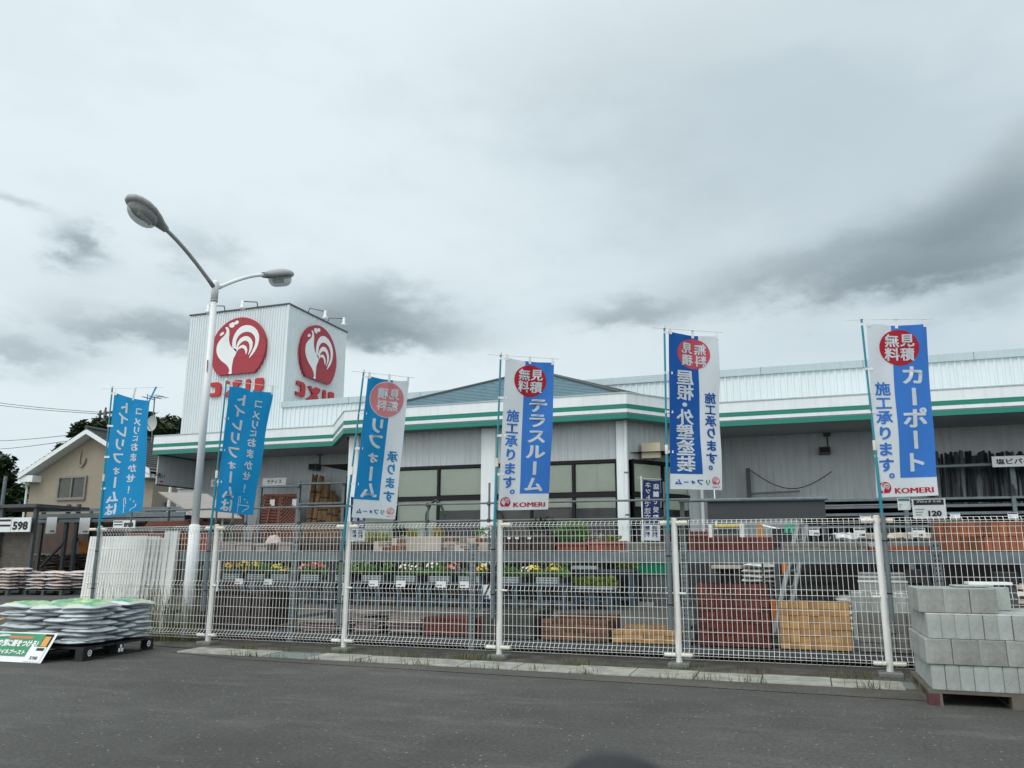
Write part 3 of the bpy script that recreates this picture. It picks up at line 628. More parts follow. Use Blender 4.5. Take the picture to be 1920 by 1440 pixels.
strip(mb, path, -.003, -.0005, ZF0+.126, ZF0+.165, galv)  # grey strip paints the shade along the lower edge of the white band
mb.box((-21.87, YS+.17, ZF0+.125), (-21.71, 25.2, ZF1), fascia_white); mb.box((-21.874, YS+.17, ZF0), (-21.72, 25.2, ZF0+.125), fascia_green); mb.box((-21.875, YS+.17, 4.96), (-21.871, 25.2, 5.085), fascia_green)
mb.build('fascia', store)
mb = MB(); ip = offset(path, .17)
for i in range(5):
    a, b = ip[i], ip[i+1]; mb.hexa([(*a, ZF0+.05), (*b, ZF0+.05), (b[0], YW-.02, ZF0+.05), (a[0], YW-.02, ZF0+.05), (*a, ZF0+.09), (*b, ZF0+.09), (b[0], YW-.02, ZF0+.09), (a[0], YW-.02, ZF0+.09)], soffit_mat)
so_ = mb.build('soffit', store)
dl = MB()
for (px, py) in ((659, 821), (1212, 796)):
    p = pZ(px, py, ZF0+.045); dl.tube([(p.x, p.y, ZF0+.05), (p.x, p.y, ZF0-.05)], .14, trim_dark, 12)
dl.build('downlight', store)
mb = MB()
for i in (0, 1, 3, 4):
    a, b = ip[i], ip[i+1]; mb.hexa([(*a, ZF1-.08), (*b, ZF1-.08), (b[0], YW-.02, ZF1-.04), (a[0], YW-.02, ZF1-.04), (*a, ZF1-.04), (*b, ZF1-.04), (b[0], YW-.02, ZF1), (a[0], YW-.02, ZF1)], cap_steel)
mb.build('wing_roof', store)
# walls: left wing, entrance bay, right wing
YL = 25.0; wl = pY(337, 880, YL).x
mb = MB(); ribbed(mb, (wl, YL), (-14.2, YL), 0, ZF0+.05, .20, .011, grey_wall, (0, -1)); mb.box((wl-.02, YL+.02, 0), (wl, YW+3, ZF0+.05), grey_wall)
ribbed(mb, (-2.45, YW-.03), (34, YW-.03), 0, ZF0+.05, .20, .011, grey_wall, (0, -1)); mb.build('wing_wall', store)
wp = [(-14.25, YL), (-14.0, YS+.45), (-12.4, YM+.6), (-4.39, YM+.6), (-2.78, YS+.45), (-2.5, YW)]
mb = MB()
nr = [(-1, -.1), (-.75, -.66), (0, -1), (.75, -.66), (1, -.1)]
for i in range(5):
    z0 = 3.70 if i in (1, 2, 3) else 0
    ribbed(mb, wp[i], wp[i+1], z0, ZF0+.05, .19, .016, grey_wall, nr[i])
mb.build('entrance_wall', store)
# interior seen through the panes
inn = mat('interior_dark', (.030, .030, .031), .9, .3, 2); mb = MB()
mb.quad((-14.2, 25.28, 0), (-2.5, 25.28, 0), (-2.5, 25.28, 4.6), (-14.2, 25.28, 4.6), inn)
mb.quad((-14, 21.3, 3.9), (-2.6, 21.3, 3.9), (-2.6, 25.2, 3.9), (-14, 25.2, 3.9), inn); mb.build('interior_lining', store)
mb = MB(); rr = random.Random(4)
for i in range(9):
    x = -12+i*.98; h = rr.uniform(1.5, 2.1); mb.box((x, 23.4, 0), (x+.85, 23.9, h), inn)
    for k in range(4):
        for j in range(4): 
            c = rr.choice([wood_red, navy, bag_white, brick_orange, galv_dark, inn, inn]); mb.box((x+.04+j*.2, 23.28, .15+k*.45), (x+.2+j*.2, 23.398, .15+k*.45+rr.uniform(.15, .33)), c)
mb.build('shop_shelf', store)
for (px, py, ln_) in ((880, 946, 1.0), (1105, 952, .5)):
    p = pY(px, py, 24.0); t_ = MB(); t_.box((p.x-ln_*.5, 23.98, p.z), (p.x+ln_*.5, 24.02, p.z+.03), tube_light); t_.build('ceiling_tube', store)
dark_glass = mat('dark_glass', (.012, .013, .014), .06, .5, 1.3, col2=(.035, .034, .032))
# glazing: bays between round-edged white columns
YG = YM+.60
def bay(p0, p1, n, low_blind):
    p0 = Vector((*p0, 0)); p1 = Vector((*p1, 0)); d = (p1-p0); Ln = d.length; d = d/Ln; nn_ = Vector((d.y, -d.x, 0))
    def bx(mb, a, b, o0, o1, z0, z1, mm):
        q = [p0+d*a+nn_*o1, p0+d*b+nn_*o1, p0+d*b+nn_*o0, p0+d*a+nn_*o0]; mb.hexa([(v.x, v.y, z0) for v in q]+[(v.x, v.y, z1) for v in q], mm)
    fr = MB(); bx(fr, 0, Ln, -.06, .035, 3.62, 3.71, frame_dark); bx(fr, 0, Ln, -.05, .03, 2.71, 2.84, frame_dark); bx(fr, 0, Ln, -.05, .03, 0, .10, frame_dark)
    for i in range(n+1):
        c = Ln*i/n; w = .036; a, b = max(0, c-w), min(Ln, c+w)
        for z0, z1 in ((.10, 2.71), (2.84, 3.62)): bx(fr, a, b, -.045, .028, z0, z1, frame_dark)
    win = fr.build('window', store)
    for i in range(n):
        a, b = Ln*i/n+.05, Ln*(i+1)/n-.05
        g_ = MB()
        for z0, z1 in ((.12, 2.42), (2.42, 2.70), (2.86, 3.60)):
            q = [p0+d*a, p0+d*b]; g_.quad((q[0].x, q[0].y, z0), (q[1].x, q[1].y, z0), (q[1].x, q[1].y, z1), (q[0].x, q[0].y, z1), glass if z0 > 2 or i in low_blind else dark_glass)
        g_.build('pane', win)
        b_ = MB(); bx(b_, a+.01, b-.01, -.05, -.035, 2.90 if i not in low_blind else .9, 3.60, blind_mat); bx(b_, a+.01, b-.01, -.055, -.03, 2.86, 2.90, blind_mat)
        if i not in low_blind: bx(b_, a+.01, b-.01, -.05, -.035, 2.42+.05*math.sin(9*i+p0.x), 2.705, blind_mat)
        b_.build('blind', win)
def colx(px): return pY(px, 950, YG).x
bay((colx(665), YG), (colx(904), YG), 3, (0, 1)); bay((colx(921), YG), (colx(1158), YG), 3, ())
bay((-4.18, YG+.14), (-2.86, YS+.38), 2, ()); bay((-14.0, YS+.35), (-12.62, YG+.15), 2, ())
cm = MB()
for a, b in ((904, 921), (1160, 1172), (653, 663)):
    xa, xb = colx(a-1), colx(b+10 if b == 921 else b+8); cm = MB(); cm.box((xa, YG-.12, 0), (xb, YG+.12, ZF0+.04), fascia_white); c = cm.build('column', store, bevel=.04)
p = pY(1177, 950, YG); dp = MB(); dp.tube([(p.x+.02, YG-.16, 0), (p.x+.02, YG-.16, ZF0+.02)], .05, fascia_white, 10)
for z in (.9, 2.2, 3.3): dp.tube([(p.x+.02, YG-.16, z), (p.x+.02, YG-.16, z+.04)], .058, galv, 10)
dp.build('downpipe', store)
p = pX(1199, 857, -3.72); bx_ = MB(); bx_.box((-3.95, 21.42, 3.74), (-3.45, 21.62, 4.15), mat('cream_box', (.52, .46, .33), .6, .06, 3)); bx_.build('wall_box', store)
p = pY(1300, 900, YW-.05); 
rc = MB(); rc.box((pY(1262, 930, 23.6).x, 23.4, 0), (pY(1284, 930, 23.6).x, 23.7, ZF0+.04), frame_dark); rc.box((pY(1287, 930, 23.2).x, 23.0, 0), (pY(1318, 930, 23.2).x, 23.5, ZF0+.04), grey_wall); rc.tube([(pY(1316, 930, 22.9).x, 22.9, 0), (pY(1316, 930, 22.9).x, 22.9, ZF0+.03)], .05, fascia_white, 8); rc.build('pier', store)
a_, b_ = pY(922, 913, YG-.04), pY(931, 925, YG-.04); ps = MB(); ps.box((a_.x, YG-.048, b_.z+(a_.z-b_.z)*.35), (b_.x, YG-.04, a_.z), mat('poster_red', (.50, .03, .05), .5, .05, 4)); ps.box((a_.x, YG-.048, b_.z), (b_.x, YG-.04, b_.z+(a_.z-b_.z)*.349), sign_white); ps.build('poster', store)
# hipped roof over the entrance bay, in lapped courses
A = pY(1004, 697, 23.4); hr = MB()
ev = offset(path, -.02); LB = pY(712, 765.5, YM+.9); RB = pY(1180, 742, YM+.9); LC = Vector((LB.x-1.2, YS+1.2, LB.z)); RC = Vector((RB.x+1.3, YS+.9, RB.z))
def face(p, q, a, n=20):
    up = (q-p).cross(a-p).normalized(); up = up if up.z > 0 else -up
    for i in range(n):
        t0, t1 = i/n, (i+1)/n; lo0, lo1, hi0, hi1 = p.lerp(a, t0), q.lerp(a, t0), p.lerp(a, t1), q.lerp(a, t1)
        hr.add([lo0+up*.018, lo1+up*.018, hi1+up*.006, hi0+up*.006, lo0, lo1], [(0, 1, 2, 3), (0, 4, 5, 1)], roof_blue)
face(LC, LB, A); face(LB, RB, A); face(RB, RC, A)
bl = Vector((LC.x, YW, LC.z)); br = Vector((RC.x, YW, RC.z)); Bk = Vector((A.x, YW, A.z))
hr.add([LC, A, Bk, bl], [(0, 1, 2, 3)], roof_blue); hr.add([RC, br, Bk, A], [(0, 1, 2, 3)], roof_blue)
for a_, b_ in ((LC, LB), (LB, RB), (RB, RC)): hr.add([(a_.x, a_.y, ZF1-.1), (b_.x, b_.y, ZF1-.1), b_, a_], [(0, 1, 2, 3)], cap_steel)
hr.add([(*ev[1], ZF1+.01), (*ev[2], ZF1+.01), (*ev[3], ZF1+.01), (*ev[4], ZF1+.01), (ev[4][0], YW, ZF1+.01), (ev[1][0], YW, ZF1+.01)], [(0, 1, 2, 3, 4, 5)], soffit_mat)
roof = hr.build('hip_roof', store)
rd = MB()
for q in (LC, LB, RB, RC): rd.tube([q+Vector((0, 0, .03)), A+Vector((0, 0, .03))], .045, trim_dark, 6)
rd.tube([A+Vector((0, 0, .03)), Bk+Vector((0, 0, .03))], .045, trim_dark, 6); rd.build('ridge_cap', roof)
# parapet of the main hall
TX0, TX1, TY1, TZ = -23.02, -18.30, 29.54, 10.76
mb = MB(); ribbed(mb, (TX1, YW+.02), (34, YW+.02), ZF1-.04, 6.66, .20, .03, tower_steel, (0, -1)); mb.box((TX1, YW+.06, ZF1-.1), (34, YW+.2, 6.66), tower_steel); mb.box((TX1+.01, YW+.2, 6.3), (34, YW+14, 6.4), soffit_mat); mb.build('parapet', store)
mb = MB(); mb.box((TX1+.002, YW-.06, 6.66), (34, YW+.4, 6.88), cap_steel)
x = TX1
while x < 33:
    mb.box((x, YW-.066, 6.655), (x+.012, YW+.4, 6.884), galv); x += 2.9
mb.build('parapet_cap', store)
# sign tower
tw = MB(); ribbed(tw, (TX0, YW), (TX1, YW), ZF1-.04, TZ, .118, .026, tower_steel, (0, -1)); ribbed(tw, (TX1, YW), (TX1, TY1), ZF1-.04, TZ, .118, .026, tower_steel, (1, 0))
tw.box((TX0+.01, YW+.03, ZF1-.3), (TX1-.01, TY1-.01, TZ-.02), tower_steel); tw.box((TX1-.05, YW-.035, ZF1-.04), (TX1+.035, YW+.05, TZ), tower_steel)
tower = tw.build('tower', store)
tc_ = MB(); tc_.box((TX0-.05, YW-.06, TZ), (TX1+.06, TY1+.05, TZ+.05), trim_dark); tc_.build('tower_cap', tower)
def lumps(mb, f, red, back):
    pass
KO = [[(0, .80), (.08, .98), (.72, .98), (.92, .86), (1, .66), (.97, .22), (.90, .04), (.74, 0), (.02, .02), (-.02, .24), (.48, .24), (.52, .34), (.52, .62), (.44, .72), (.06, .72)]]
ME = [[(-.02, .90), (.20, .98), (.38, .78), (.62, 1.0), (1.0, .97), (.98, .80), (.72, .50), (.90, .28), (.78, .12), (.56, .26), (.30, 0), (.02, -.06), (-.06, .10), (.12, .24), (.38, .50), (.18, .70)]]
RI = [[(0, .90), (.06, .98), (.20, .98), (.25, .88), (.25, .30), (.20, .24), (.06, .24), (0, .34)], [(.52, .92), (.66, 1.0), (.98, 1.0), (1.02, .86), (1.02, .35), (.90, .10), (.62, -.06), (.40, -.06), (.36, .10), (.52, .22), (.54, .40)]]
SH = {c: fill2d([(l, False) for l in ls]) for c, ls in (('k', KO), ('m', ME), ('r', RI))}
def sign(f, n, cx, cz, r, lets):
    """f(a, b, o): point on the tower face, a across, b up, o proud of it"""
    ring = [f(cx+x*r, cz+y*r, .05) for x, y in DISC]; d = MB(); d.slab(ring, n*.12, red_sign)
    e = d.build('emblem_disc', tower); w = MB()
    for vs, fs in EMBW: w.add([f(cx+x*r, cz+y*r, .174) for x, y in vs], fs, sign_white)
    for q in (-.28, .30):
        hx = math.sqrt(1-q*q)*.99; w.add([f(cx+s*hx*r, cz+q*r+o, .1715) for s, o in ((-1, -.006), (1, -.006), (1, .006), (-1, .006))], [(0, 1, 2, 3)], mat('red_seam', (.16, .008, .014), .5, .05, 3))
    w.build('rooster_emblem', e)
    for c, a, b, wd, ht in lets:
        vs, fs = SH[c]; q = MB(); N_ = len(vs); V = [f(a+x*wd, b+y*ht, .05) for x, y in vs]; V2 = [f(a+x*wd, b+y*ht, .11) for x, y in vs]
        ed = {}
        for p in fs:
            for i in range(len(p)): k = (p[i], p[(i+1) % len(p)]); ed[k] = 1
        side_ = [(i, j, j+N_, i+N_) for (i, j) in ed if (j, i) not in ed]
        q.add(V+V2, [tuple(reversed(p)) for p in fs]+[tuple(i+N_ for i in p) for p in fs]+side_, red_letter); q.build('sign_letter', tower)
sign(lambda a, b, o: Vector((a, YW-o, b)), Vector((0, -1, 0)), -20.44, 9.10, 1.30, [('k', -21.70, 7.28, .56, .58), ('m', -20.95, 7.26, .74, .62), ('r', -19.98, 7.30, .78, .58)])
sign(lambda a, b, o: Vector((TX1+o, a, b)), Vector((1, 0, 0)), 27.32, 9.12, 1.30, [('k', 25.97, 7.28, .62, .60), ('m', 26.78, 7.22, .86, .64), ('r', 27.86, 7.28, .80, .60)])
def edge(px, py, s):
    p = pY(px, py, YW) if s else pX(px, py, TX1); return Vector((p.x, YW, TZ+.05)) if s else Vector((TX1, p.y, TZ+.05))
for (bp, hp, fwd) in ((edge(483.5, 578.5, 1), pY(455, 565, YW-.95), Vector((0, -1, 0))), (edge(422, 586, 1), pY(391, 573, YW-.95), Vector((0, -1, 0))), (edge(577.3, 584.8, 0), pX(610, 584, TX1+.9), Vector((1, 0, 0))), (edge(613.8, 601.5, 0), pX(645, 597, TX1+.9), Vector((1, 0, 0)))):
    q = MB(); q.tube([bp-Vector((0, 0, .05)), bp+Vector((0, 0, .18))+fwd*.08, hp], .022, galv, 6); q.tube([hp+Vector((0, 0, .03)), hp-Vector((0, 0, .17)), hp-Vector((0, 0, .20)), hp-Vector((0, 0, .27)), hp-Vector((0, 0, .32))], [.05, .055, .075, .12, .09], lamp_white, 12); q.build('floodlight', tower, True)
# end screen of the left eave with the washroom notice
xs = -21.75; mb = MB(); ya, yb = pX(272, 880, xs).y, 25.0
z0a, z0b = pX(300, 908, xs).z, pX(300, 908, xs).z
mb.box((xs-.05, YS+.2, z0a), (xs, yb, ZF0+.05), grey_wall); mb.box((xs-.06, YS+.2, z0a-.05), (xs+.01, yb, z0a), trim_dark); mb.box((xs-.04, YL-.06, z0a-.0), (wl, YL-.02, ZF0+.05), grey_wall); scr = mb.build('end_screen', store)
tx = MB(); f = lambda a, b: Vector((xs+.004, a, b)); y0 = pX(280, 893, xs).y; y1 = pX(309, 893, xs).y; zc = pX(294, 891, xs).z
put_line(tx, 'お手洗い', y0, zc, (y1-y0)*.25, f, ink, .03, y1-y0)
za = pX(294, 902, xs).z; yr0, yr1 = pX(299, 902, xs).y, pX(306, 902, xs).y; h_ = (yr1-yr0)*.3
tx.add([f(yr0, za-h_*.4), f(yr0+(yr1-yr0)*.55, za-h_*.4), f(yr0+(yr1-yr0)*.55, za+h_*.4), f(yr0, za+h_*.4)], [(0, 1, 2, 3)], ink_red); tx.add([f(yr0+(yr1-yr0)*.5, za-h_), f(yr1, za), f(yr0+(yr1-yr0)*.5, za+h_)], [(0, 1, 2)], ink_red)
for q in (281, 285, 289): p = pX(q, 901, xs); tx.add([f(p.y, p.z-.05), f(p.y+.03, p.z-.05), f(p.y+.03, p.z+.05), f(p.y, p.z+.05)], [(0, 1, 2, 3)], ink)
tx.build('washroom_lettering', scr)
# wall fittings
def wallbox(name, px, py, Y, w, h, dp_, mm, label, cat):
    p = pY(px, py, Y); b = MB(); b.box((p.x-w/2, Y-dp_, p.z-h/2), (p.x+w/2, Y, p.z+h/2), mm); b.tube([(p.x+.1, Y-.02, p.z+h/2), (p.x+.1, Y-.02, p.z+h/2+.35)], .025, mm, 6); b.box((p.x-w/2+.03, Y-dp_-.012, p.z-h/2+.03), (p.x+w/2-.03, Y-dp_-.003, p.z+h/2-.03), frame_dark); b.box((p.x+.0, Y-.06, p.z+h/2+.33), (p.x+.2, Y, p.z+h/2+.5), mm)
    return tag(b.build(name, None, loc=(p.x, Y, p.z), bevel=.01), label, cat)
wallbox('loudspeaker', 595, 877, YL-.03, .30, .22, .35, trim_dark, 'dark loudspeaker box on the wall above the bamboo rolls', 'loudspeaker')
wallbox('loudspeaker', 1546, 846, YW-.07, .32, .20, .30, trim_dark, 'small dark loudspeaker box on the wall left of the rightmost banner', 'loudspeaker')
def board(name, px0, py0, px1, py1, Y, text, label, cat='sign', mm=paper, ink_=None, fill=.78, tilt=0, extra=None, tw_=None, tx0=None):
    a = pY(px0, py0, Y); b = pY(px1, py1, Y); bd = MB(); z1, z0 = a.z, b.z
    bd.box((a.x, Y, z0), (b.x, Y+.03, z1), mm); h = z1-z0; w = b.x-a.x
    o = bd.build(name, None, loc=(a.x, Y, z0)); l = MB()
    if text: put_line(l, text, a.x+w*((1-fill)/2 if tx0 is None else tx0), z0+h*.5, h*.52, lambda x, y: Vector((x, Y-.004, y)), ink_ or ink, .03, w*(fill if tw_ is None else tw_))
    if extra: extra(l, a.x, z0, w, h, Y)
    if l.v: l.build('lettering', o)
    return tag(o, label, cat)
board('hanging_sign', 493, 897, 536, 909.5, 24.2, 'ラティス', 'white board lettered above the lattice panels', fill=.62)
board('hanging_sign', 396, 899, 410, 912, 24.3, 'か', 'small white board half hidden by the second azure banner', fill=.5)
board('hanging_sign', 1859, 856, 1960, 873, 24.0, '塩ビパイプ', 'white board lettered in front of the upright dark pipes', fill=.86)
# ================================================================== HOUSE, TREES, WIRES
HY = 30.0; hs = thing('house', (-33, HY, 0), 'beige gabled house with a sliding window beyond the left banner', 'house')
e0 = pY(35, 888, HY-.55); pk = pY(163, 803, HY-.55); wx0 = pY(58, 900, HY).x; wx1 = 2*pk.x-wx0; slope = (pk.z-e0.z)/(pk.x-e0.x); HD = 11
zw = pk.z-.28-slope*(pk.x-wx0)
mb = MB(); mb.slab([(wx0, HY, 0), (wx1, HY, 0), (wx1, HY, zw), (pk.x, HY, pk.z-.28), (wx0, HY, zw)], (0, HD, 0), stucco); wl_ = mb.build('wall', hs)
rf = MB(); tk = .10
for s in (-1, 1):
    ex = pk.x+s*(pk.x-e0.x)
    rf.hexa([(pk.x, HY-.55, pk.z-tk), (ex, HY-.55, e0.z-tk), (ex, HY+HD+.5, e0.z-tk), (pk.x, HY+HD+.5, pk.z-tk), (pk.x, HY-.55, pk.z), (ex, HY-.55, e0.z), (ex, HY+HD+.5, e0.z), (pk.x, HY+HD+.5, pk.z)], tile_roof)
    for i in range(1, 16):
        t = i/16; x = pk.x+(ex-pk.x)*t; z = pk.z+(e0.z-pk.z)*t; rf.box((x-.03, HY-.55, z-.01), (x+.03, HY+HD+.5, z+.035), tile_roof)
rf.tube([(pk.x, HY-.6, pk.z+.03), (pk.x, HY+HD+.5, pk.z+.03)], .10, tile_roof, 8); roof_ = rf.build('roof', hs)
bb = MB()
for s in (-1, 1):
    ex = pk.x+s*(pk.x-e0.x); bb.hexa([(pk.x, HY-.58, pk.z-tk-.17), (ex, HY-.58, e0.z-tk-.17), (ex, HY-.54, e0.z-tk-.17), (pk.x, HY-.54, pk.z-tk-.17), (pk.x, HY-.58, pk.z-.04), (ex, HY-.58, e0.z-.04), (ex, HY-.54, e0.z-.04), (pk.x, HY-.54, pk.z-.04)], fascia_white)
    bb.hexa([(pk.x, HY-.54, pk.z-tk-.16), (ex, HY-.54, e0.z-tk-.16), (ex, HY+.1, e0.z-tk-.16), (pk.x, HY+.1, pk.z-tk-.16), (pk.x, HY-.54, pk.z-tk-.03), (ex, HY-.54, e0.z-tk-.03), (ex, HY+.1, e0.z-tk-.03), (pk.x, HY+.1, pk.z-tk-.03)], fascia_white)
    bb.box((ex, HY-.5, e0.z-.42), (ex+.9*(-s), HY+.3, e0.z-.10), fascia_white)
bb.build('bargeboard', roof_)
a, b = pY(112, 894, HY), pY(160, 937, HY); fr = MB(); x0, x1, z1, z0 = a.x, b.x, a.z, b.z
for (p, q, r_0, s_) in ((x0, x1, z0, z0+.13), (x0, x1, z1-.09, z1), (x0, x0+.1, z0+.13, z1-.09), (x1-.1, x1, z0+.13, z1-.09), ((x0+x1)/2-.035, (x0+x1)/2+.035, z0+.13, z1-.09)): fr.box((p, HY-.09, r_0), (q, HY-.003, s_), mat('sash', (.20, .19, .17), .5, .08, 4))
wn_ = fr.build('window', hs); q = MB(); q.box((x0+.1, HY-.03, z0+.13), (x1-.1, HY-.003, z1-.09), mat('house_pane', (.035, .04, .038), .12, .2, 2)); q.build('pane', wn_); q = MB(); q.box((x0+.14, HY-.038, z0+.16), ((x0+x1)/2-.1, HY-.032, z1-.25), mat('house_curtain', (.10, .10, .09), .8, .2, 9)); q.build('curtain', wn_)
dp = MB(); dp.tube([(e0.x+.15, HY-.2, e0.z-.45), (wx0-.12, HY-.06, e0.z-.75), (wx0-.12, HY-.06, 0)], .05, fascia_white, 8); dp.build('downpipe', hs)
p = pY(318, 930, HY-.2); dp = MB(); dp.tube([(p.x, HY-.2, 0), (p.x, HY-.2, 5.2)], .07, plastic_white, 8); dp.build('downpipe', hs)
vp_ = MB(); c0 = pY(152, 845, HY-.06); vp_.tube([(c0.x, HY-.06, c0.z), (c0.x-.03, HY-.06, c0.z-.5), (c0.x, HY-.06, c0.z-.72), (c0.x+.18, HY-.06, c0.z-.78), (c0.x+.3, HY-.06, c0.z-.6), (c0.x+.33, HY-.06, c0.z-.38)], [.03, .04, .05, .05, .05, .06], stucco, 8); vp_.build('vent_pipe', hs)
an = thing('tv_antenna', pY(284, 812, 29), 'television antenna mast with a round dish behind the left banner', 'antenna')
a0 = pY(284, 830, 29); a1 = pY(290, 744, 29); m_ = MB(); m_.tube([a0, a1], .03, galv, 6); m_.build('mast', an); m_ = MB()
b0 = pY(276, 747, 29); b1 = pY(306, 743, 28.6); m_.tube([b0, b1], .018, galv, 5)
for t in (.05, .12, .45, .55, .8, .95):
    q = b0.lerp(b1, t); m_.tube([q-Vector((.0, .4, 0)), q+Vector((0, .4, 0))], .012, galv, 4)
m_.tube([b0+Vector((0, 0, .22)), b0, b0-Vector((0, 0, .22))], .02, galv, 5); m_.build('aerial', an)
ds_ = pY(285, 794, 28.7); m_ = MB(); vs = [ds_+Vector((.1, .12, 0))]; fs = []
for k in range(20): t = 6.2832*k/20; vs.append(ds_+Vector((.30*math.cos(t), -.02, .36*math.sin(t))))
m_.add(vs, [(0, 1+k, 1+(k+1) % 20) for k in range(20)], mat('dish_grey', (.40, .42, .42), .4, .05, 3)); m_.tube([ds_+Vector((0, -.02, -.3)), ds_+Vector((.05, -.35, -.05))], .015, galv, 5); m_.build('dish', an, True)
def leafcloud(clumps, n, size, mm, seed, flat=.6):
    r = random.Random(seed); mb = MB(); vs = []; fs = []
    tot = sum(c[1]**2 for c in clumps)
    for (c, rad, sq) in clumps:
        for i in range(int(n*rad*rad/tot)):
            v = Vector((r.gauss(0, 1), r.gauss(0, 1), r.gauss(0, 1))).normalized()*rad*(r.random()**.45); v.z *= sq; p = Vector(c)+v
            s = size*r.uniform(.5, 1.4); e = Euler((r.uniform(-1.2, 1.2)*flat, r.uniform(-1.2, 1.2)*flat, r.uniform(0, 6.28))).to_matrix(); a = e@Vector((s, 0, 0)); b = e@Vector((0, s*.5, 0)); k = len(vs)
            vs += [p-a, p-b, p+a, p+b]; fs.append((k, k+1, k+2, k+3))
    mb.add(vs, fs, mm); return mb
def tree(name, base, H, rad, seed, label, mm, n=5000, size=.28, layers=9, conifer=False):
    r = random.Random(seed); t = thing(name, base, label, 'tree', None); B = Vector(base); tk = MB(); tk.tube([B, B+Vector((.1, 0, H*.5)), B+Vector((.0, 0, H*.92))], [rad*.09, rad*.06, rad*.02], bark, 8); cl = []
    for i in range(layers):
        f = i/(layers-1); z = H*(.30+.64*f); rr_ = rad*(1-f*.72) if conifer else rad*math.sin(math.pi*(.18+.70*f))
        for k in range(7 if f < .85 else 4):
            a = r.uniform(0, 6.28); d = rr_*r.uniform(.35, .95); c = B+Vector((math.cos(a)*d, math.sin(a)*d, z+r.uniform(-.3, .3))); cl.append((c, rad*r.uniform(.26, .42)*(1-f*.25), .62)); tk.tube([B+Vector((0, 0, z-.6)), c], [rad*.025, rad*.008], bark, 5, False)
    tk.build('trunk', t); leafcloud(cl, n, size, mm, seed).build('crown', t)
tree('pine_tree', (pY(160, 900, 46).x, 46, 0), pY(160, 794, 46).z, 3.3, 1, 'dark spreading tree rising behind the beige house roof', leafC, 15000, .26)
b_ = pZ(230, 1050, 0); tree('pine_tree', (pY(225, 900, 47).x, 47, 0), pY(225, 766, 47).z, 4.6, 2, 'broad dark tree crown between the house ridge and the left banner', leafC, 14000, .26)
tree('pine_tree', (pY(303, 900, 44).x, 44, 0), pY(300, 778, 44).z, 3.4, 3, 'dark tree top behind the antenna and the store eave', leafC, 13000, .24)
tree('fir_tree', (pY(-8, 900, 42).x, 42, 0), pY(0, 850, 42).z, 3.0, 5, 'dark fir tree at the left edge of the photo', leafC, 12000, .24, 12, True)
tree('garden_tree', (pY(48, 900, 50).x, 50, 0), pY(48, 900, 50).z, 2.2, 6, 'small green tree left of the beige house', leafA, 3500, .2)
tree('garden_tree', (pY(14, 940, 46).x, 46, 0), pY(14, 915, 46).z, 2.6, 8, 'olive green tree low behind the leaning grey pole', leafA, 3500, .2)
pl_ = MB(); a, b = pY(2, 960, 34), pY(11, 893, 34); a.z = 0; pl_.tube([pY(-6, 1020, 34)*1, b], .10, galv, 10); tag(pl_.build('utility_pole', None, loc=(b.x, 34, 0)), 'plain grey pole leaning left of the beige house', 'pole')
pl_ = thing('utility_pole', (pY(200, 900, 52).x, 52, 0), 'utility pole with a dark cross arm above the tree behind the left banner', 'pole'); px_ = pY(198, 770, 52); m_ = MB(); m_.tube([(px_.x, 52, 0), px_], .14, concrete, 8); m_.build('pole', pl_); m_ = MB(); m_.tube([pY(184, 777, 52), pY(212, 772, 52)], .10, trim_dark, 6); m_.tube([pY(196, 775, 52), pY(199, 764, 52)], .08, trim_dark, 6); m_.tube([pY(188, 776, 52)+Vector((0, 0, .3)), pY(188, 776, 52)-Vector((0, 0, .3))], .1, trim_dark, 6); m_.build('cross_arm', pl_)
for i, (p0, p1, lb) in enumerate([((-200, 716), (188, 773), 'upper black power line running to the utility pole'), ((-200, 722), (186, 776), 'second black power line just under the upper one'), ((-120, 812), (128, 816), 'thin power line level with the house ridge'), ((-120, 832), (132, 826), 'lowest power line reaching the house roof')]):
    a, b = pY(*p0, 52), pY(*p1, 52 if i < 2 else 31); w_ = MB(); w_.tube([a.lerp(b, t)-Vector((0, 0, .5*math.sin(math.pi*t))) for t in [k/10 for k in range(11)]], .022 if i < 2 else .016, frame_dark, 5, False); tag(w_.build('power_line', None), lb, 'power line')
# ================================================================== RACK BEHIND THE FENCE
RY = 9.55; RD = .95; SH_Z = 1.185; LO_Z = .15
rack = thing('steel_rack', (-1.3, RY, 0), 'long grey steel rack of stone and bricks right behind the fence', 'rack')
UX = [-8.80, -6.54, -3.93, -1.31, 1.29, 3.9]
holes = frame_dark
for x in UX:
    for y in (RY, RY+RD):
        u = MB(); u.box((x-.04, y-.02, 0), (x+.04, y+.02, 1.285), galv)
        if y == RY:
            for i in range(24):
                z = .06+i*.051
                for s in (-.017, .017): u.add([(x+s-.007, y-.0225, z), (x+s+.007, y-.0225, z), (x+s+.004, y-.0225, z+.022), (x+s-.004, y-.0225, z+.022)], [(0, 1, 2, 3)], holes)
        u.build('upright', rack)
    b = MB(); b.box((x-.015, RY+.02, .3), (x+.015, RY+RD-.02, .34), galv); b.tube([(x, RY+.03, .35), (x, RY+RD-.03, 1.0)], .014, galv, 6); b.build('brace', rack)
for a, b_ in zip(UX, UX[1:]):
    for y in (RY-.005, RY+RD):
        m_ = MB(); m_.box((a+.042, y-.02, 1.055), (b_-.042, y+.02, 1.175), galv); m_.build('beam', rack, bevel=.004)
        m_ = MB(); m_.box((a+.042, y-.02, .06), (b_-.042, y+.02, .125), galv_dark); m_.build('beam', rack, bevel=.004)
    m_ = MB(); m_.box((a+.05, RY+.02, 1.15), (b_-.05, RY+RD-.02, 1.18), galv_dark); m_.box((a+.05, RY+.02, .11), (b_-.05, RY+RD-.02, .14), galv_dark); m_.build('deck', rack)
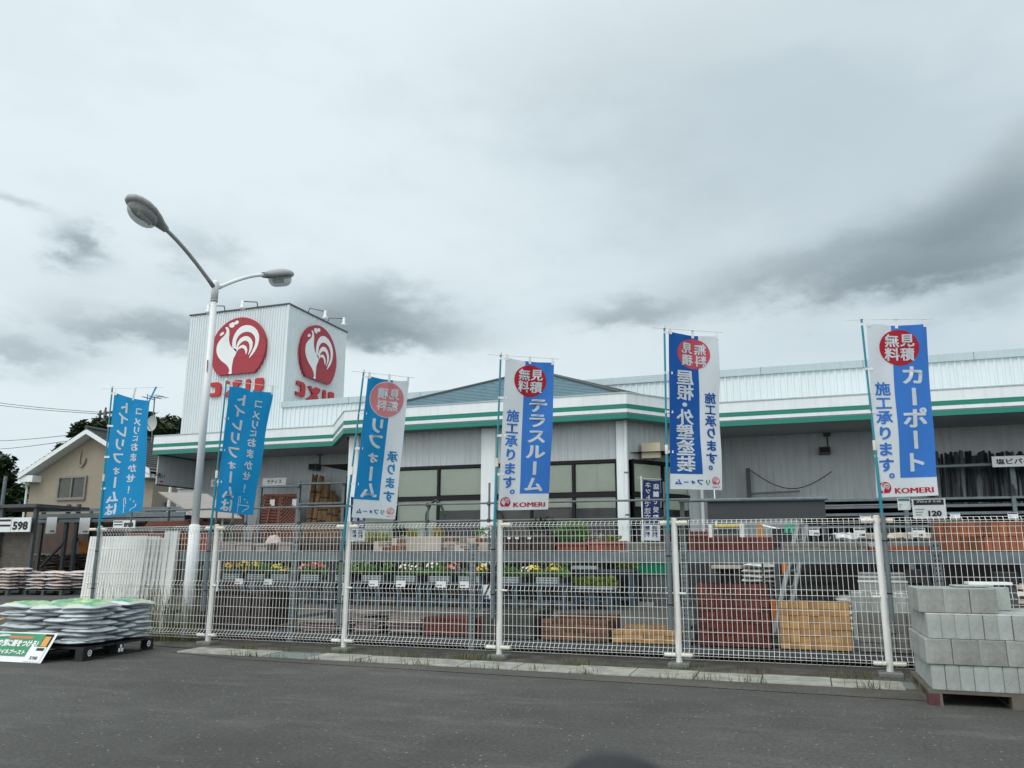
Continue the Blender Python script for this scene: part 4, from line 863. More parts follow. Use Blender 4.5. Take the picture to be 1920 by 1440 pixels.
# clamp-pipe rail above the rack
pr = thing('pipe_rail', (-5, RY+.25, 1.2), 'grey clamp pipe rail with two rows standing above the rack', 'rail')
RYp = RY+.25
zt, zb = 1.795, 1.575
m_ = MB(); m_.tube([(-10.2, RYp, zt), (-5, RYp, zt+.006), (-1.25, RYp, zt)], .0135, pipe_mat, 7); m_.tube([(-8.9, RYp+.03, zb-.03), (-5, RYp+.03, zb+.005), (-1.25, RYp+.03, zb)], .0135, pipe_mat, 7); m_.build('rail', pr)
for px in (245, 404, 435, 461, 560, 648, 801, 916, 1246):
    x = pY(px, 960, RYp).x; top = {916: 905, 801: 945, 1246: 903, 435: 932, 245: 952}.get(px, 945); z1 = pY(px, top, RYp).z
    m_ = MB(); m_.tube([(x, RYp+.025, 1.18), (x, RYp+.025, z1)], .0145, pipe_mat, 7)
    for z in (zt, zb): m_.tube([(x, RYp+.012, z-.025), (x, RYp+.012, z+.025)], .024, galv_dark, 7)
    m_.build('standard', pr)
# ---- blocks and bricks, each one a thing
BM = {}
def unit(name, w, d, h, mm, bev=.005):
    k = (name, w, d, h, mm.name)
    if k not in BM:
        b = MB(); b.box((-w/2, -d/2, 0), (w/2, d/2, h), mm); o = b.build(name, bevel=bev)
        bm = bmesh.new(); bm.from_mesh(o.data); bmesh.ops.bevel(bm, geom=bm.edges[:], offset=bev, segments=1, affect='EDGES'); bm.to_mesh(o.data); bm.free(); o.modifiers.clear(); BM[k] = o.data; bpy.data.objects.remove(o)
    return BM[k]
def put(name, me, loc, label, cat, group, rz=0):
    o = bpy.data.objects.new(name, me); C.objects.link(o); o.location = loc; o.rotation_euler = (0, 0, rz); return tag(o, label, cat, group)
rb = random.Random(21)
def stack(name, label, cat, group, x0, x1, Y, z0, z1, nx, nz, ny, depth, mm, jit=.006, stagger=True, drop=0, bev=.005):
    w = (x1-x0)/nx; h = (z1-z0)/nz; d = depth/ny; me = unit(name, w-.0025, d-.004, h-.0015, mm, .004)
    for k in range(nz):
        for j in range(ny):
            for i in range(nx):
                if drop and k == nz-1 and rb.random() < drop: continue
                sx = (w*.0 if not stagger or k % 2 == 0 else w*.5*.0)
                put(name, me, (x0+w*(i+.5)+sx+rb.uniform(-jit, jit)*.12, Y+d*(j+.5)+rb.uniform(-jit, jit), z0+h*k), label, cat, group, rb.uniform(-.006, .006))
def spx(px0, px1, pyt, Y, z0): a = pY(px0, pyt, Y); b = pY(px1, pyt, Y); return a.x, b.x, Y, z0, (a.z+b.z)/2
F = RY+.03
stack('red_brick', 'dark red brick in the tall stack right of the fourth fence post', 'brick', 'dark red bricks in the tall stack', *spx(1306, 1440, 1095, F, LO_Z), 8, 11, 2, .5, brick_red)
stack('tan_brick', 'sand coloured brick in the high stack beside the dark red stack', 'brick', 'sand coloured bricks in the high stack', *spx(1459, 1592, 1130, F, LO_Z), 7, 7, 2, .5, brick_tan, .008)
stack('tan_brick', 'sand coloured brick in the low pile left of the fourth fence post', 'brick', 'sand coloured bricks in the low pile', *spx(1148, 1266, 1184, F, LO_Z), 6, 3, 2, .4, brick_tan, .008)
a = spx(1170, 1290, 1174, F+.42, LO_Z); stack('tan_brick', 'sand coloured brick in the low pile left of the fourth fence post', 'brick', 'sand coloured bricks in the low pile', *a, 6, 4, 1, .2, brick_tan, .008)
stack('brown_brick', 'brown brick in the pile between green grey slabs and sand coloured bricks', 'brick', 'brown bricks in the low stack', *spx(1015, 1138, 1163, F, LO_Z), 6, 5, 2, .4, brick_brown, .006)
stack('brown_brick', 'brown brick in the pile between green grey slabs and sand coloured bricks', 'brick', 'brown bricks in the low stack', *spx(1045, 1157, 1152, F+.42, LO_Z), 6, 6, 1, .2, brick_brown, .006)
stack('paving_slab', 'thick green grey slab lying in the pile behind the third fence post', 'slab', 'green grey slabs in a pile', *spx(905, 1000, 1146, F, LO_Z), 2, 7, 2, .85, slab_grey, .008)
stack('red_paver', 'maroon paver in the low block left of the third fence post', 'paver', 'maroon pavers in a low block', *spx(794, 903, 1158, F+.03, LO_Z), 5, 6, 2, .5, brick_red, .006)
stack('grey_block', 'weathered grey block in the stack behind the rightmost fence post', 'block', 'weathered grey blocks behind the right post', *spx(1608, 1722, 1152, F, LO_Z), 5, 4, 1, .30, brick_grey, .008)
stack('grey_block', 'weathered grey block in the stack behind the rightmost fence post', 'block', 'weathered grey blocks behind the right post', *spx(1722, 1900, 1150, F, LO_Z), 7, 4, 1, .30, brick_grey, .008)
stack('grey_block', 'grey block in the narrow column between the red and sand coloured stacks', 'block', 'grey blocks in a narrow column', *spx(1442, 1458, 1190, F+.2, LO_Z), 1, 3, 1, .30, brick_grey)
def stonepile(px0, px1, pyt, Y, n, label, group, mm=stone_pink):
    x0, x1, _, z0, z1 = spx(px0, px1, pyt, Y, LO_Z); h = (z1-z0)/n
    for i in range(n):
        b = MB(); w = (x1-x0)*rb.uniform(.82, 1.02); d = rb.uniform(.55, .75); k = 9; P = []
        for q in range(k):
            t = 6.2832*q/k; rr_ = rb.uniform(.9, 1.08); sx = max(-1, min(1, 1.32*math.cos(t))); sy = max(-1, min(1, 1.32*math.sin(t))); P.append((sx*w/2*rr_, sy*d/2*rr_, 0))
        b.slab(P, (0, 0, h*.86), mm); o = b.build('stone_slab', None, bevel=.006); o.location = ((x0+x1)/2+rb.uniform(-.02, .02), Y+.36+rb.uniform(-.03, .03), z0+h*i); o.rotation_euler = (0, 0, rb.uniform(-.08, .08)); tag(o, label, 'stone slab', group)
stonepile(550, 640, 1166, F, 9, 'rough pinkish stone slab in the pile left of the second fence post', 'stone slabs left of the second post'); stonepile(648, 705, 1160, F, 9, 'rough grey pink stone slab in the narrow pile right of the second fence post', 'stone slabs right of the second post'); stonepile(712, 792, 1158, F, 9, 'rough grey stone slab in the pile beside the maroon pavers', 'stone slabs beside the maroon pavers')
stonepile(480, 542, 1170, F+.3, 3, 'pale flat stone in the low heap right of the dark wooden planter', 'pale flat stones in a low heap', mat('stone_pale', (.34, .25, .17), .9, .3, 7, .5, 40, rnd=.2))
a = spx(622, 712, 1149, F+.2, LO_Z); b = MB(); b.slab([(a[0], F+.2, a[4]-.01), (a[1], F+.15, a[4]-.01), (a[1]+.05, F+.75, a[4]-.01), (a[0]+.1, F+.8, a[4]-.01)], (0, 0, .035), stone_pink); o = b.build('stone_slab', None, loc=(a[0], F+.2, a[4]), bevel=.008); tag(o, 'widest pale stone slab lying flat on top of the stone piles', 'stone slab')
def planter(name, px0, px1, pyt, Y, z0, d, mm, label, group=None, style='slat', cat='planter', soil_=True):
    x0, x1, _, z0, z1 = spx(px0, px1, pyt, Y, z0); t = thing(name, (x0, Y, z0), label, cat, group); b = MB(); th = .025; w = x1-x0
    b.box((x0, Y, z0), (x1, Y+th, z1), mm); b.box((x0, Y+d-th, z0), (x1, Y+d, z1), mm); b.box((x0, Y+th, z0), (x0+th, Y+d-th, z1), mm); b.box((x1-th, Y+th, z0), (x1, Y+d-th, z1), mm); b.box((x0+th, Y+th, z0), (x1-th, Y+d-th, z0+.02), mm)
    if style == 'slat':
        n = max(2, int(w/.09))
        for i in range(n): xx = x0+w*(i+.06)/n; b.box((xx, Y-.014, z0+.004), (xx+w/n*.84, Y-.001, z1-.01), mm)
        b.box((x0-.01, Y-.02, z1-.03), (x1+.01, Y-.0145, z1+.006), mm)
    elif style == 'brick':
        r = random.Random(int(px0)); rows = max(2, round((z1-z0)/.07)); hh = (z1-z0)/rows
        for k in range(rows):
            x = x0+(.01 if k % 2 == 0 else -.05)
            while x < x1-.03:
                xe = min(x+.115, x1-.004); xs_ = max(x, x0+.004)
                if r.random() < .72 and xe-xs_ > .02: b.box((xs_, Y-.010, z0+hh*k+.008), (xe, Y-.001, z0+hh*(k+1)-.008), r.choice([brick_terra, brick_brown, stone_pink]))
                x += .128
    elif style == 'rim': b.box((x0-.015, Y-.015, z1-.03), (x1+.015, Y-.001, z1+.004), mm)
    b.build('body', t, bevel=.004)
    if soil_: s_ = MB(); s_.box((x0+th+.001, Y+th+.001, z1-.06), (x1-th-.001, Y+d-th-.001, z1-.035), soil); s_.build('soil', t)
    return t
planter('wooden_planter', 402, 470, 1116, F+.02, LO_Z, .72, wood_dark, 'tall dark brown wooden planter behind the first fence post', soil_=False); planter('wooden_planter', 473, 505, 1111, F+.06, LO_Z, .70, wood_dark, 'narrower dark brown wooden planter right of the tall one', soil_=False); planter('wooden_planter', 352, 398, 1112, F+.06, LO_Z, .7, wood_dark, 'dark brown wooden planter behind the lamp post foot', soil_=False)
pinkc = mat('planter_pink', (.27, .225, .215), .8, .12, 6, .2, 40); cream = mat('planter_cream', (.43, .385, .33), .85, .1, 6, .3, 50)
for i, (a, b_, y, mm, st, lb) in enumerate([(409, 441, 1016, pinkc, 'rim', 'greyish pink trough planter on the rack, leftmost of three'), (443, 472, 1017, pinkc, 'rim', 'greyish pink trough planter in the middle of three'), (522, 546, 1017, pinkc, 'rim', 'greyish pink trough planter right of the crumpled white bag'), (480, 501, 1019, pinkc, 'rim', 'small greyish pink planter under the crumpled white bag'),
    (556, 648, 1015, wood_dark, 'slat', 'long dark brown trough planter on the rack left of the second fence post'), (652, 698, 1018, wood_dark, 'slat', 'short dark brown trough planter right of the second fence post'),
    (701, 733, 1015, cream, 'brick', 'cream planter with brick pattern under the yellow grass'), (735, 761, 1009, cream, 'brick', 'cream and red brick patterned planter left of the plain cream block'), (828, 862, 1007, cream, 'brick', 'brick patterned planter right of the plain cream block'), (852, 881, 1021, cream, 'brick', 'low brick patterned planter left of the rack upright'), (873, 925, 1008, cream, 'brick', 'long brick patterned planter left of the third fence post'),
    (942, 962, 1006, wood_dark, 'slat', 'first dark box planter right of the third fence post'), (964, 984, 1006, wood_dark, 'slat', 'second dark box planter right of the third fence post'), (986, 1008, 1006, wood_dark, 'slat', 'third dark box planter right of the third fence post'), (1010, 1040, 1006, wood_dark, 'slat', 'fourth and widest dark box planter right of the third fence post'),
    (1043, 1100, 1018, brick_terra, 'rim', 'reddish trough planter under the green shrub'), (1103, 1135, 1015, brick_terra, 'rim', 'reddish trough planter with pale leaves, left one'), (1137, 1174, 1015, brick_terra, 'rim', 'reddish trough planter with pale leaves, right one')]):
    yo = {852: .0, 873: .3, 828: .08}.get(a, .04); planter('trough_planter', a, b_, y, F+yo, SH_Z, .26, mm, lb, 'trough planters along the rack shelf', st)
a = spx(763, 826, 1007, F, SH_Z); b = MB(); b.box((a[0], F, SH_Z), (a[1], F+.4, a[4]), cream); tag(b.build('cream_block', None, loc=(a[0], F, SH_Z), bevel=.008), 'large plain cream block on the rack among brick patterned planters', 'block')
for i, px in enumerate((955, 970, 993)):
    p = pY(px, 1009, F+.02); b = MB(); b.box((p.x-.022, F+.004, p.z-.012), (p.x+.022, F+.012, p.z+.012), paper); tag(b.build('price_tag', None, loc=p), ['white price tag on the first dark box planter', 'white price tag on the second dark box planter', 'white price tag on the third dark box planter'][i], 'price tag')
a = spx(1172, 1259, 1016, F, SH_Z); stack('grey_slab', 'grey slab in the flat pile left of the fourth fence post', 'slab', 'grey slabs on the rack shelf', *a, 2, 3, 1, .4, brick_grey)
stack('red_brick', 'dark red brick standing in the long row on the rack shelf', 'brick', 'dark red bricks standing on the shelf', *spx(1290, 1451, 1007, F, SH_Z), 15, 1, 2, .22, brick_red, .006)
a = spx(1290, 1326, 998, F, 0); zt_ = spx(1290, 1451, 1007, F, SH_Z)[4]; stack('red_brick', 'dark red brick lying on top of the left end of the brick row', 'brick', 'dark red bricks on top of the row', a[0], a[1], F, zt_+.001, a[4]+.012, 4, 1, 1, .2, brick_red)
stack('grey_block', 'grey block in the low double row on the rack shelf', 'block', 'grey blocks on the rack shelf', *spx(1463, 1626, 1018, F, SH_Z), 9, 2, 1, .2, brick_grey)
stack('orange_brick', 'small orange brick on the shelf left of the rack upright', 'brick', 'small orange bricks on the shelf', *spx(1655, 1742, 1023, F, SH_Z), 9, 1, 2, .2, brick_orange)
a = spx(1629, 1652, 1018, F, SH_Z); b = MB(); b.box((a[0], F, SH_Z), (a[1]+.15, F+.2, SH_Z+.045), brick_terra); tag(b.build('terracotta_tile', None, loc=(a[0], F, SH_Z), bevel=.004), 'flat terracotta tile under the light grey block on the shelf', 'tile'); b = MB(); b.box((a[0], F+.01, SH_Z+.047), (a[1], F+.19, a[4]), block_pale); tag(b.build('grey_block', None, loc=(a[0], F, SH_Z+.05), bevel=.005), 'light grey block lying on the flat terracotta tile', 'block')
a = spx(1754, 2010, 978, F+.02, SH_Z); stack('orange_brick', 'large orange brown brick in the double row at the right end of the rack', 'brick', 'large orange brown bricks in a double row', a[0], a[1], F+.02, SH_Z, a[4], 17, 2, 2, .3, brick_orange, .012)
stack('terracotta_brick', 'terracotta brick in the double row on the rack behind the lamp post', 'brick', 'terracotta bricks behind the lamp post', *spx(236, 398, 999, F, SH_Z), 20, 2, 1, .2, brick_terra, .006)
wb = MB(); p = pY(507, 1010, F+.1); r = random.Random(2); V = [(p.x+.13*math.cos(6.2832*k/12)*(1-.3*j)*r.uniform(.8, 1.15), F+.17+.12*math.sin(6.2832*k/12)*(1-.3*j)*r.uniform(.8, 1.15), p.z-.06+.055*j+r.uniform(-.012, .012)) for j in range(3) for k in range(12)]
wb.add(V, [(j*12+k, j*12+(k+1) % 12, (j+1)*12+(k+1) % 12, (j+1)*12+k) for j in range(2) for k in range(12)]+[tuple(range(24, 36))], mat('bag_cream', (.48, .40, .35), .6, .12, 8, .5, 40)); tag(wb.build('crumpled_bag', None, loc=(p.x, F+.1, SH_Z)), 'crumpled cream bag sitting on the small pink planter', 'bag')
# ---- greenery
def foliage(n, rx, ry, rz, size, mm, seed, up=.3, petals=None, npet=0, z0=0):
    r = random.Random(seed); mb = MB()
    for i in range(n+npet):
        pet = i >= n
        v = Vector((r.gauss(0, 1), r.gauss(0, 1), r.gauss(0, 1))).normalized()*(r.random()**.4 if not pet else .97)
        if pet: v.z = abs(v.z)
        p = Vector((v.x*rx, v.y*ry, z0+(v.z*.5+.5)*rz)); s = size*r.uniform(.6, 1.3)*(.75 if pet else 1)
        d = Vector((v.x, v.y, v.z*.5+up)).normalized(); a = d.cross(Vector((r.gauss(0, 1), r.gauss(0, 1), r.gauss(0, 1)))).normalized()
        if pet: b_ = d.cross(a); mb.add([p+a*s*.5, p+b_*s*.5, p-a*s*.5, p-b_*s*.5], [(0, 1, 2, 3)], petals[i % len(petals)])
        else: mb.add([p-a*s*.3, p+d*s*.5, p+a*s*.3+d*.1*s, p-d*s*.35], [(0, 3, 2, 1)], mm)
    return mb
def grass_tuft(px, py0, py1, Y, wpx, mm, label, seed):
    b_ = pY(px, py1, Y); t = pY(px, py0, Y); w = pY(px+wpx, py1, Y).x-b_.x; mb = blades(150, lambda r: (r.gauss(0, w*.35), r.gauss(0, .05)), (t.z-b_.z)*.5, (t.z-b_.z)*1.1, .005, mm, .5, seed)
    o = mb.build('ornamental_grass'); o.location = b_; tag(o, label, 'plant', 'plants in the shelf planters')
yg = leaf_mat('grass_yellow', (.30, .30, .04), (.16, .18, .03))
grass_tuft(700, 996, 1017, F+.16, 14, yg, 'yellow green grass tuft right of the second fence post', 1); grass_tuft(722, 997, 1017, F+.16, 14, yg, 'yellow grass tuft in the cream brick patterned planter', 2); grass_tuft(774, 990, 1008, F+.2, 10, yg, 'bright yellow tuft above the plain cream block', 3); grass_tuft(820, 988, 1008, F+.2, 9, mat('grass_dry', (.30, .22, .06), .8, .3, 8), 'dry straw coloured tuft above the right end of the cream block', 4)
def shrub(name, px, pyb, Y, rx, rz, size, mm, label, seed, n=260, petals=None, npet=0):
    p = pY(px, pyb, Y); o = foliage(n, rx, rx*.8, rz, size, mm, seed, .4, petals, npet).build(name); o.location = p; return tag(o, label, 'plant', 'plants in the shelf planters')
shrub('leafy_shrub', 750, 1010, F+.17, .10, .17, .05, leafC, 'dark leafy plant in the brick patterned planter by the cream block', 5); shrub('leafy_shrub', 1075, 1019, F+.17, .22, .28, .07, leafA, 'bushy green shrub in the reddish planter', 6, 420); shrub('leafy_shrub', 1020, 1008, F+.3, .22, .26, .06, leafC, 'dark green shrub behind the dark box planters', 7, 320); shrub('leafy_shrub', 1118, 1016, F+.17, .12, .10, .05, mat('leaf_pale', (.30, .30, .27), .7, .3, 8), 'pale greyish leaves in the left reddish planter', 8, 120); shrub('leafy_shrub', 1150, 1016, F+.17, .10, .08, .05, leafB, 'yellowish leaves in the right reddish planter', 9, 90); shrub('leafy_shrub', 905, 1008, F+.45, .12, .13, .045, leafA, 'small green plant in the long brick patterned planter', 10, 120)
# ================================================================== FLOWER TABLES
TZ_ = .56
def ptable(px0, px1, Y, d, zt, label, legs):
    x0, x1 = pY(px0, 1100, Y).x, pY(px1, 1100, Y).x; t = thing('plant_table', (x0, Y, 0), label, 'table', 'blue plant tables'); b = MB(); b.box((x0, Y, zt-.05), (x1, Y+d, zt), table_blue); b.build('table_top', t)
    for i in range(legs):
        for y in (Y+.06, Y+d-.1):
            x = x0+.08+(x1-x0-.16)*i/(legs-1); l = MB(); l.box((x-.045, y, 0), (x+.045, y+.06, zt-.05), table_blue); l.box((x-.055, y-.008, 0), (x+.055, y+.068, .02), table_blue); l.build('leg', t)
    b = MB(); b.box((x0+.1, Y+.08, .16), (x1-.1, Y+.11, .2), table_blue); b.build('stretcher', t); return x0, x1
TY_ = 17.4
tabs = [(408, 545, 'leftmost blue plant table behind the dark wooden planters'), (552, 655, 'blue plant table behind the second fence post'), (664, 790, 'blue plant table with white seedling crates left of the rack upright'), (795, 905, 'blue plant table behind the second rack upright'), (915, 1062, 'blue plant table right of the third fence post')]
rf_ = random.Random(33); PF = {}
kinds = {'o': ([petal_o, petal_y], leafA), 'p': ([petal_p, petal_w], leafA), 'r': ([petal_r, petal_p], leafA), 'g': ([petal_w], leafA), 'y': ([petal_y], leafB), 'v': ([petal_v], leafA), 'd': ([petal_w], leafC)}
cm_ = {}
def crate_mesh(w, d, h, mm):
    b = MB(); b.box((-w/2, -d/2, 0), (w/2, d/2, .012), mm)
    for s in (-1, 1):
        for z in (0, .34, .68): b.box((-w/2, s*d/2-.008, h*z), (w/2, s*d/2+.008, h*z+h*.2), mm); b.box((s*w/2-.008, -d/2+.009, h*z), (s*w/2+.008, d/2-.009, h*z+h*.2), mm)
        for i in range(7): x = -w/2+.02+(w-.04)*i/6; b.box((x-.01, s*d/2-.0085, 0), (x+.01, s*d/2+.0085, h*.86), mm)
    return b
def potplant(kind, seed):
    pe, lf = kinds[kind]; r = thing('potted_plant', (0, 0, 0), 'x', 'plant'); b = MB(); b.tube([(0, 0, .0), (0, 0, .13)], [.055, .075], black_plastic, 10); b.build('pot', r)
    foliage(120, .17, .15, .24, .085, lf, seed, .3, None, 0, .11).build('foliage', r)
    if kind not in 'gd': foliage(0, .17, .15, .25, .085, lf, seed+9, .3, pe, 34, .13).build('blossom', r)
    return r
lbl = {'o': 'potted plant with orange and yellow blossom', 'p': 'potted plant with pink blossom', 'r': 'potted plant with red blossom', 'g': 'green leafy potted plant without blossom', 'y': 'potted plant with yellow blossom', 'v': 'potted plant with violet blossom', 'd': 'dark leafy potted plant'}
protos = {}
SH_L = ['leftmost plant table', 'plant table behind the second post', 'plant table left of the upright', 'plant table behind the upright', 'plant table right of the third post']
plan = ['oooogyog', 'rrpgop', 'ggrgpppg', 'pgrvgo', 'vggpygyg']
for ti, (a, b_, lb) in enumerate(tabs):
    x0, x1 = ptable(a, b_, TY_, 1.1, TZ_, lb, 4); w = x1-x0; nc = max(2, int(w/.62))
    for i in range(nc):
        me = cm_.setdefault('c', crate_mesh(.5, .36, .15, crate_mat)); 
        if isinstance(me, MB): o_ = me.build('seedling_crate'); me = cm_['c'] = o_.data; bpy.data.objects.remove(o_)
        put('seedling_crate', me, (x0+w*(i+.5)/nc, TY_+.22, TZ_+.001), 'pale slatted seedling crate on the '+SH_L[ti], 'crate', 'seedling crates on the plant tables')
    # raised back shelf with a second row of pots
    sb = MB(); sb.box((x0+.05, TY_+.55, TZ_+.001), (x1-.05, TY_+.95, TZ_+.26), black_plastic); sb.box((x0+.03, TY_+.53, TZ_+.262), (x1-.03, TY_+.97, TZ_+.285), black_plastic); tag(sb.build('display_step', None, loc=(x0, TY_+.5, TZ_)), 'black display step on the '+SH_L[ti], 'display step', 'display steps on the plant tables')
    pl_s = plan[ti]
    for row, (yy, zz) in enumerate(((TY_+.22, TZ_+.016), (TY_+.72, TZ_+.287))):
        nn_ = int(w/.21)
        for i in range(nn_):
            kd = pl_s[min(len(pl_s)-1, int(i/nn_*len(pl_s)))]
            if rf_.random() < .22: kd = rf_.choice('gd')
            if kd not in protos:
                r = protos[kd] = potplant(kd, 50+ord(kd)); 
            else: r = copy_tree(protos[kd])
            r.location = (x0+w*(i+.5)/nn_+rf_.uniform(-.03, .03), yy+rf_.uniform(-.04, .04), zz); r.rotation_euler = (0, 0, rf_.uniform(0, 6)); s = rf_.uniform(.8, 1.2); r.scale = (s, s, s)
            r['group'] = 'potted plants on the '+SH_L[ti]; r['label'] = lbl[kd]+', '+('back' if row else 'front')+' row, '+SH_L[ti]
    if ti in (0, 2, 3):
        for q in range(2):
            p = x0+w*(.3+.4*q); cd = MB(); cd.box((p-.12, TY_-.015, TZ_-.12), (p+.12, TY_-.003, TZ_+.02), paper); cd.box((p-.1, TY_-.018, TZ_-.08), (p+.02, TY_-.0152, TZ_-.06), ink); tag(cd.build('price_card', None, loc=(p, TY_, TZ_)), ('left' if q == 0 else 'right')+' white price card on the '+SH_L[ti], 'price card')
x0, x1 = ptable(1068, 1150, 17.9, .8, .42, 'low blue plant table with yellow green lettuces', 3)
lt = MB(); lt.box((x0-.1, 17.86, .435), (x1, 18.3, .47), crate_mat); tag(lt.build('seedling_tray', None, loc=(x0, 17.9, .43)), 'white tray along the low table of lettuces', 'tray')
for i in range(9):
    o = foliage(70, .12, .12, .24, .10, leafB, 300+i % 3, .6).build('lettuce_plant') if i < 3 else bpy.data.objects.new('lettuce_plant', bpy.data.objects['lettuce_plant'].data)
    if i >= 3: C.objects.link(o)
    o.location = (x0+.05+(x1-x0-.1)*i/8, 18.05+.05*(i % 2), .46); o.rotation_euler = (0, 0, i*.9); tag(o, 'yellow green lettuce in the row on the low blue table', 'plant', 'lettuces on the low table')
x2, x3 = ptable(1066, 1188, 18.9, .8, .85, 'taller blue plant table with a white tray behind the lettuces', 4)
lt = MB(); lt.box((x2, 18.86, .852), (x2+(x3-x2)*.45, 19.4, .93), crate_mat); tag(lt.build('seedling_tray', None, loc=(x2, 18.9, .85)), 'white tray on the taller blue table', 'tray')
for i in range(6):
    o = foliage(80, .16, .15, .24, .10, leafB if i > 2 else leafC, 320+i, .5).build('leafy_plant'); o.location = (x2+(x3-x2)*(.52+.09*i), 19.15, .852); tag(o, ('dark leafy plant' if i < 3 else 'yellow green leafy plant')+' standing on the taller blue table', 'plant', 'dark plants on the taller table' if i < 3 else 'yellow green plants on the taller table')
b = MB(); q0, q1 = pY(1148, 1052, 19.9), pY(1202, 1052, 19.9); b.box((q0.x, 19.9, 0), (q1.x, 20.5, q0.z), black_plastic); b.box((q0.x-.03, 19.86, q0.z+.001), (q1.x+.03, 20.54, q0.z+.06), black_plastic); tag(b.build('dark_filler_box', None, loc=(q0.x, 19.9, 0), bevel=.01), 'low black box added to darken the foot of the right entrance column', 'stand')  # made-up black box that darkens the pale column foot
p = pY(1192, 1056, 19.6); q = pY(1262, 1078, 19.6); gb = thing('green_bin', (p.x, 19.6, 0), 'bright green plastic container right of the plant tables', 'container'); gm = mat('green_plastic', (.0, .20, .11), .4, .1, 3); b = MB(); b.hexa([(p.x+.05, 19.65, q.z), (q.x-.05, 19.65, q.z), (q.x-.05, 20.2, q.z), (p.x+.05, 20.2, q.z), (p.x, 19.6, p.z), (q.x, 19.6, p.z), (q.x, 20.25, p.z), (p.x, 20.25, p.z)], gm); b.build('body', gb, bevel=.02); b = MB(); b.box((p.x-.03, 19.57, p.z), (q.x+.03, 20.28, p.z+.05), gm); b.build('lid', gb); b = MB(); b.box((p.x+.1, 19.7, 0), (q.x-.1, 20.1, q.z), galv_dark); b.build('stand', gb)
p = pZ(1190, 1094, .02); b = MB(); bl_ = mat('blue_plastic', (.02, .14, .36), .4, .1, 3); b.box((p.x-.5, 18.6, 0), (p.x+.3, 19.0, .06), bl_); b.box((p.x-.47, 18.57, .06), (p.x+.33, 18.63, .14), bl_); tag(b.build('blue_tray', None, loc=(p.x, 18.6, 0)), 'flat blue tray on the ground beside the green container', 'tray')
for (px, py, lb) in ((900, 1133, 'white slatted crate standing on the ground by the rack upright'), (960, 1128, 'dark slatted crate standing on the ground right of the third fence post')):
    p = pZ(px, py, 0); o = crate_mesh(.34, .3, .24, crate_mat if px == 900 else black_plastic).build('ground_crate'); o.location = (p.x, p.y, 0); tag(o, lb, 'crate')
# sun shades left of the second banner
def shade(name, pts, Y0, label, poles):
    t = thing(name, pY(*pts[0][:2], Y0), label, 'sunshade'); b = MB(); P = [pY(x, y, Y) for x, y, Y in pts]; b.slab(P, (0, 0, -.03), grey_fabric); 
    b.build('canopy', t)
    for (px, Y) in poles: q = pY(px, 960, Y); b = MB(); zt = sum(v.z for v in P)/len(P)-.05; b.tube([(q.x, Y, 0), (q.x, Y, zt)], .03, trim_dark, 7); b.build('pole', t)
shade('sunshade', [(297, 922, 17.6), (389, 926, 17.6), (430, 955, 16.2), (372, 970, 15.6), (346, 954, 16)], 16, 'large tilted beige fabric sunshade behind the lamp post', [(317, 17.2)])
t = thing('parasol', pY(418, 1000, 15.4), 'small beige pyramid parasol below the second azure banner', 'parasol'); ap = pY(419, 955, 15.4); b = MB(); e_ = [pY(374, 970, 15.2), pY(454, 971, 15.0), pY(446, 965, 16.6), pY(382, 964, 16.6)]
for i in range(4): b.slab([ap, e_[i], e_[(i+1) % 4]], (0, 0, -.015), grey_fabric)
b.build('canopy', t); b = MB(); b.tube([(ap.x, ap.y, 0), (ap.x, ap.y, ap.z-.02)], .022, lamp_white, 7); b.build('pole', t)
# lattice panels, reed rolls and their display rack
LR = 23.6
dr = thing('display_rack', pY(603, 1040, LR), 'grey frame holding lattice panels and reed rolls against the wall', 'rack')
for px, y0 in ((562, 903), (646, 905), (490, 912)):
    p = pY(px, y0, LR-.4); b = MB(); b.box((p.x-.05, LR-.45, 0), (p.x+.05, LR-.36, p.z), galv); b.build('upright', dr)
for y0, x0, x1 in ((907, 562, 668), (945, 562, 646), (913, 488, 562)):
    a, b_ = pY(x0, y0, LR-.5), pY(x1, y0-2, LR-.5); b = MB(); b.tube([a, b_], .04, galv, 6); b.build('rail', dr)
zplat = pY(560, 1012, LR).z; b = MB(); b.box((pY(470, 1000, LR).x, LR-.3, zplat-.08), (pY(668, 1000, LR).x, LR+.9, zplat), galv_dark); b.box((pY(470, 1000, LR).x+.1, LR+.2, 0), (pY(668, 1000, LR).x-.1, LR+.3, zplat-.08), galv_dark); b.build('deck', dr)
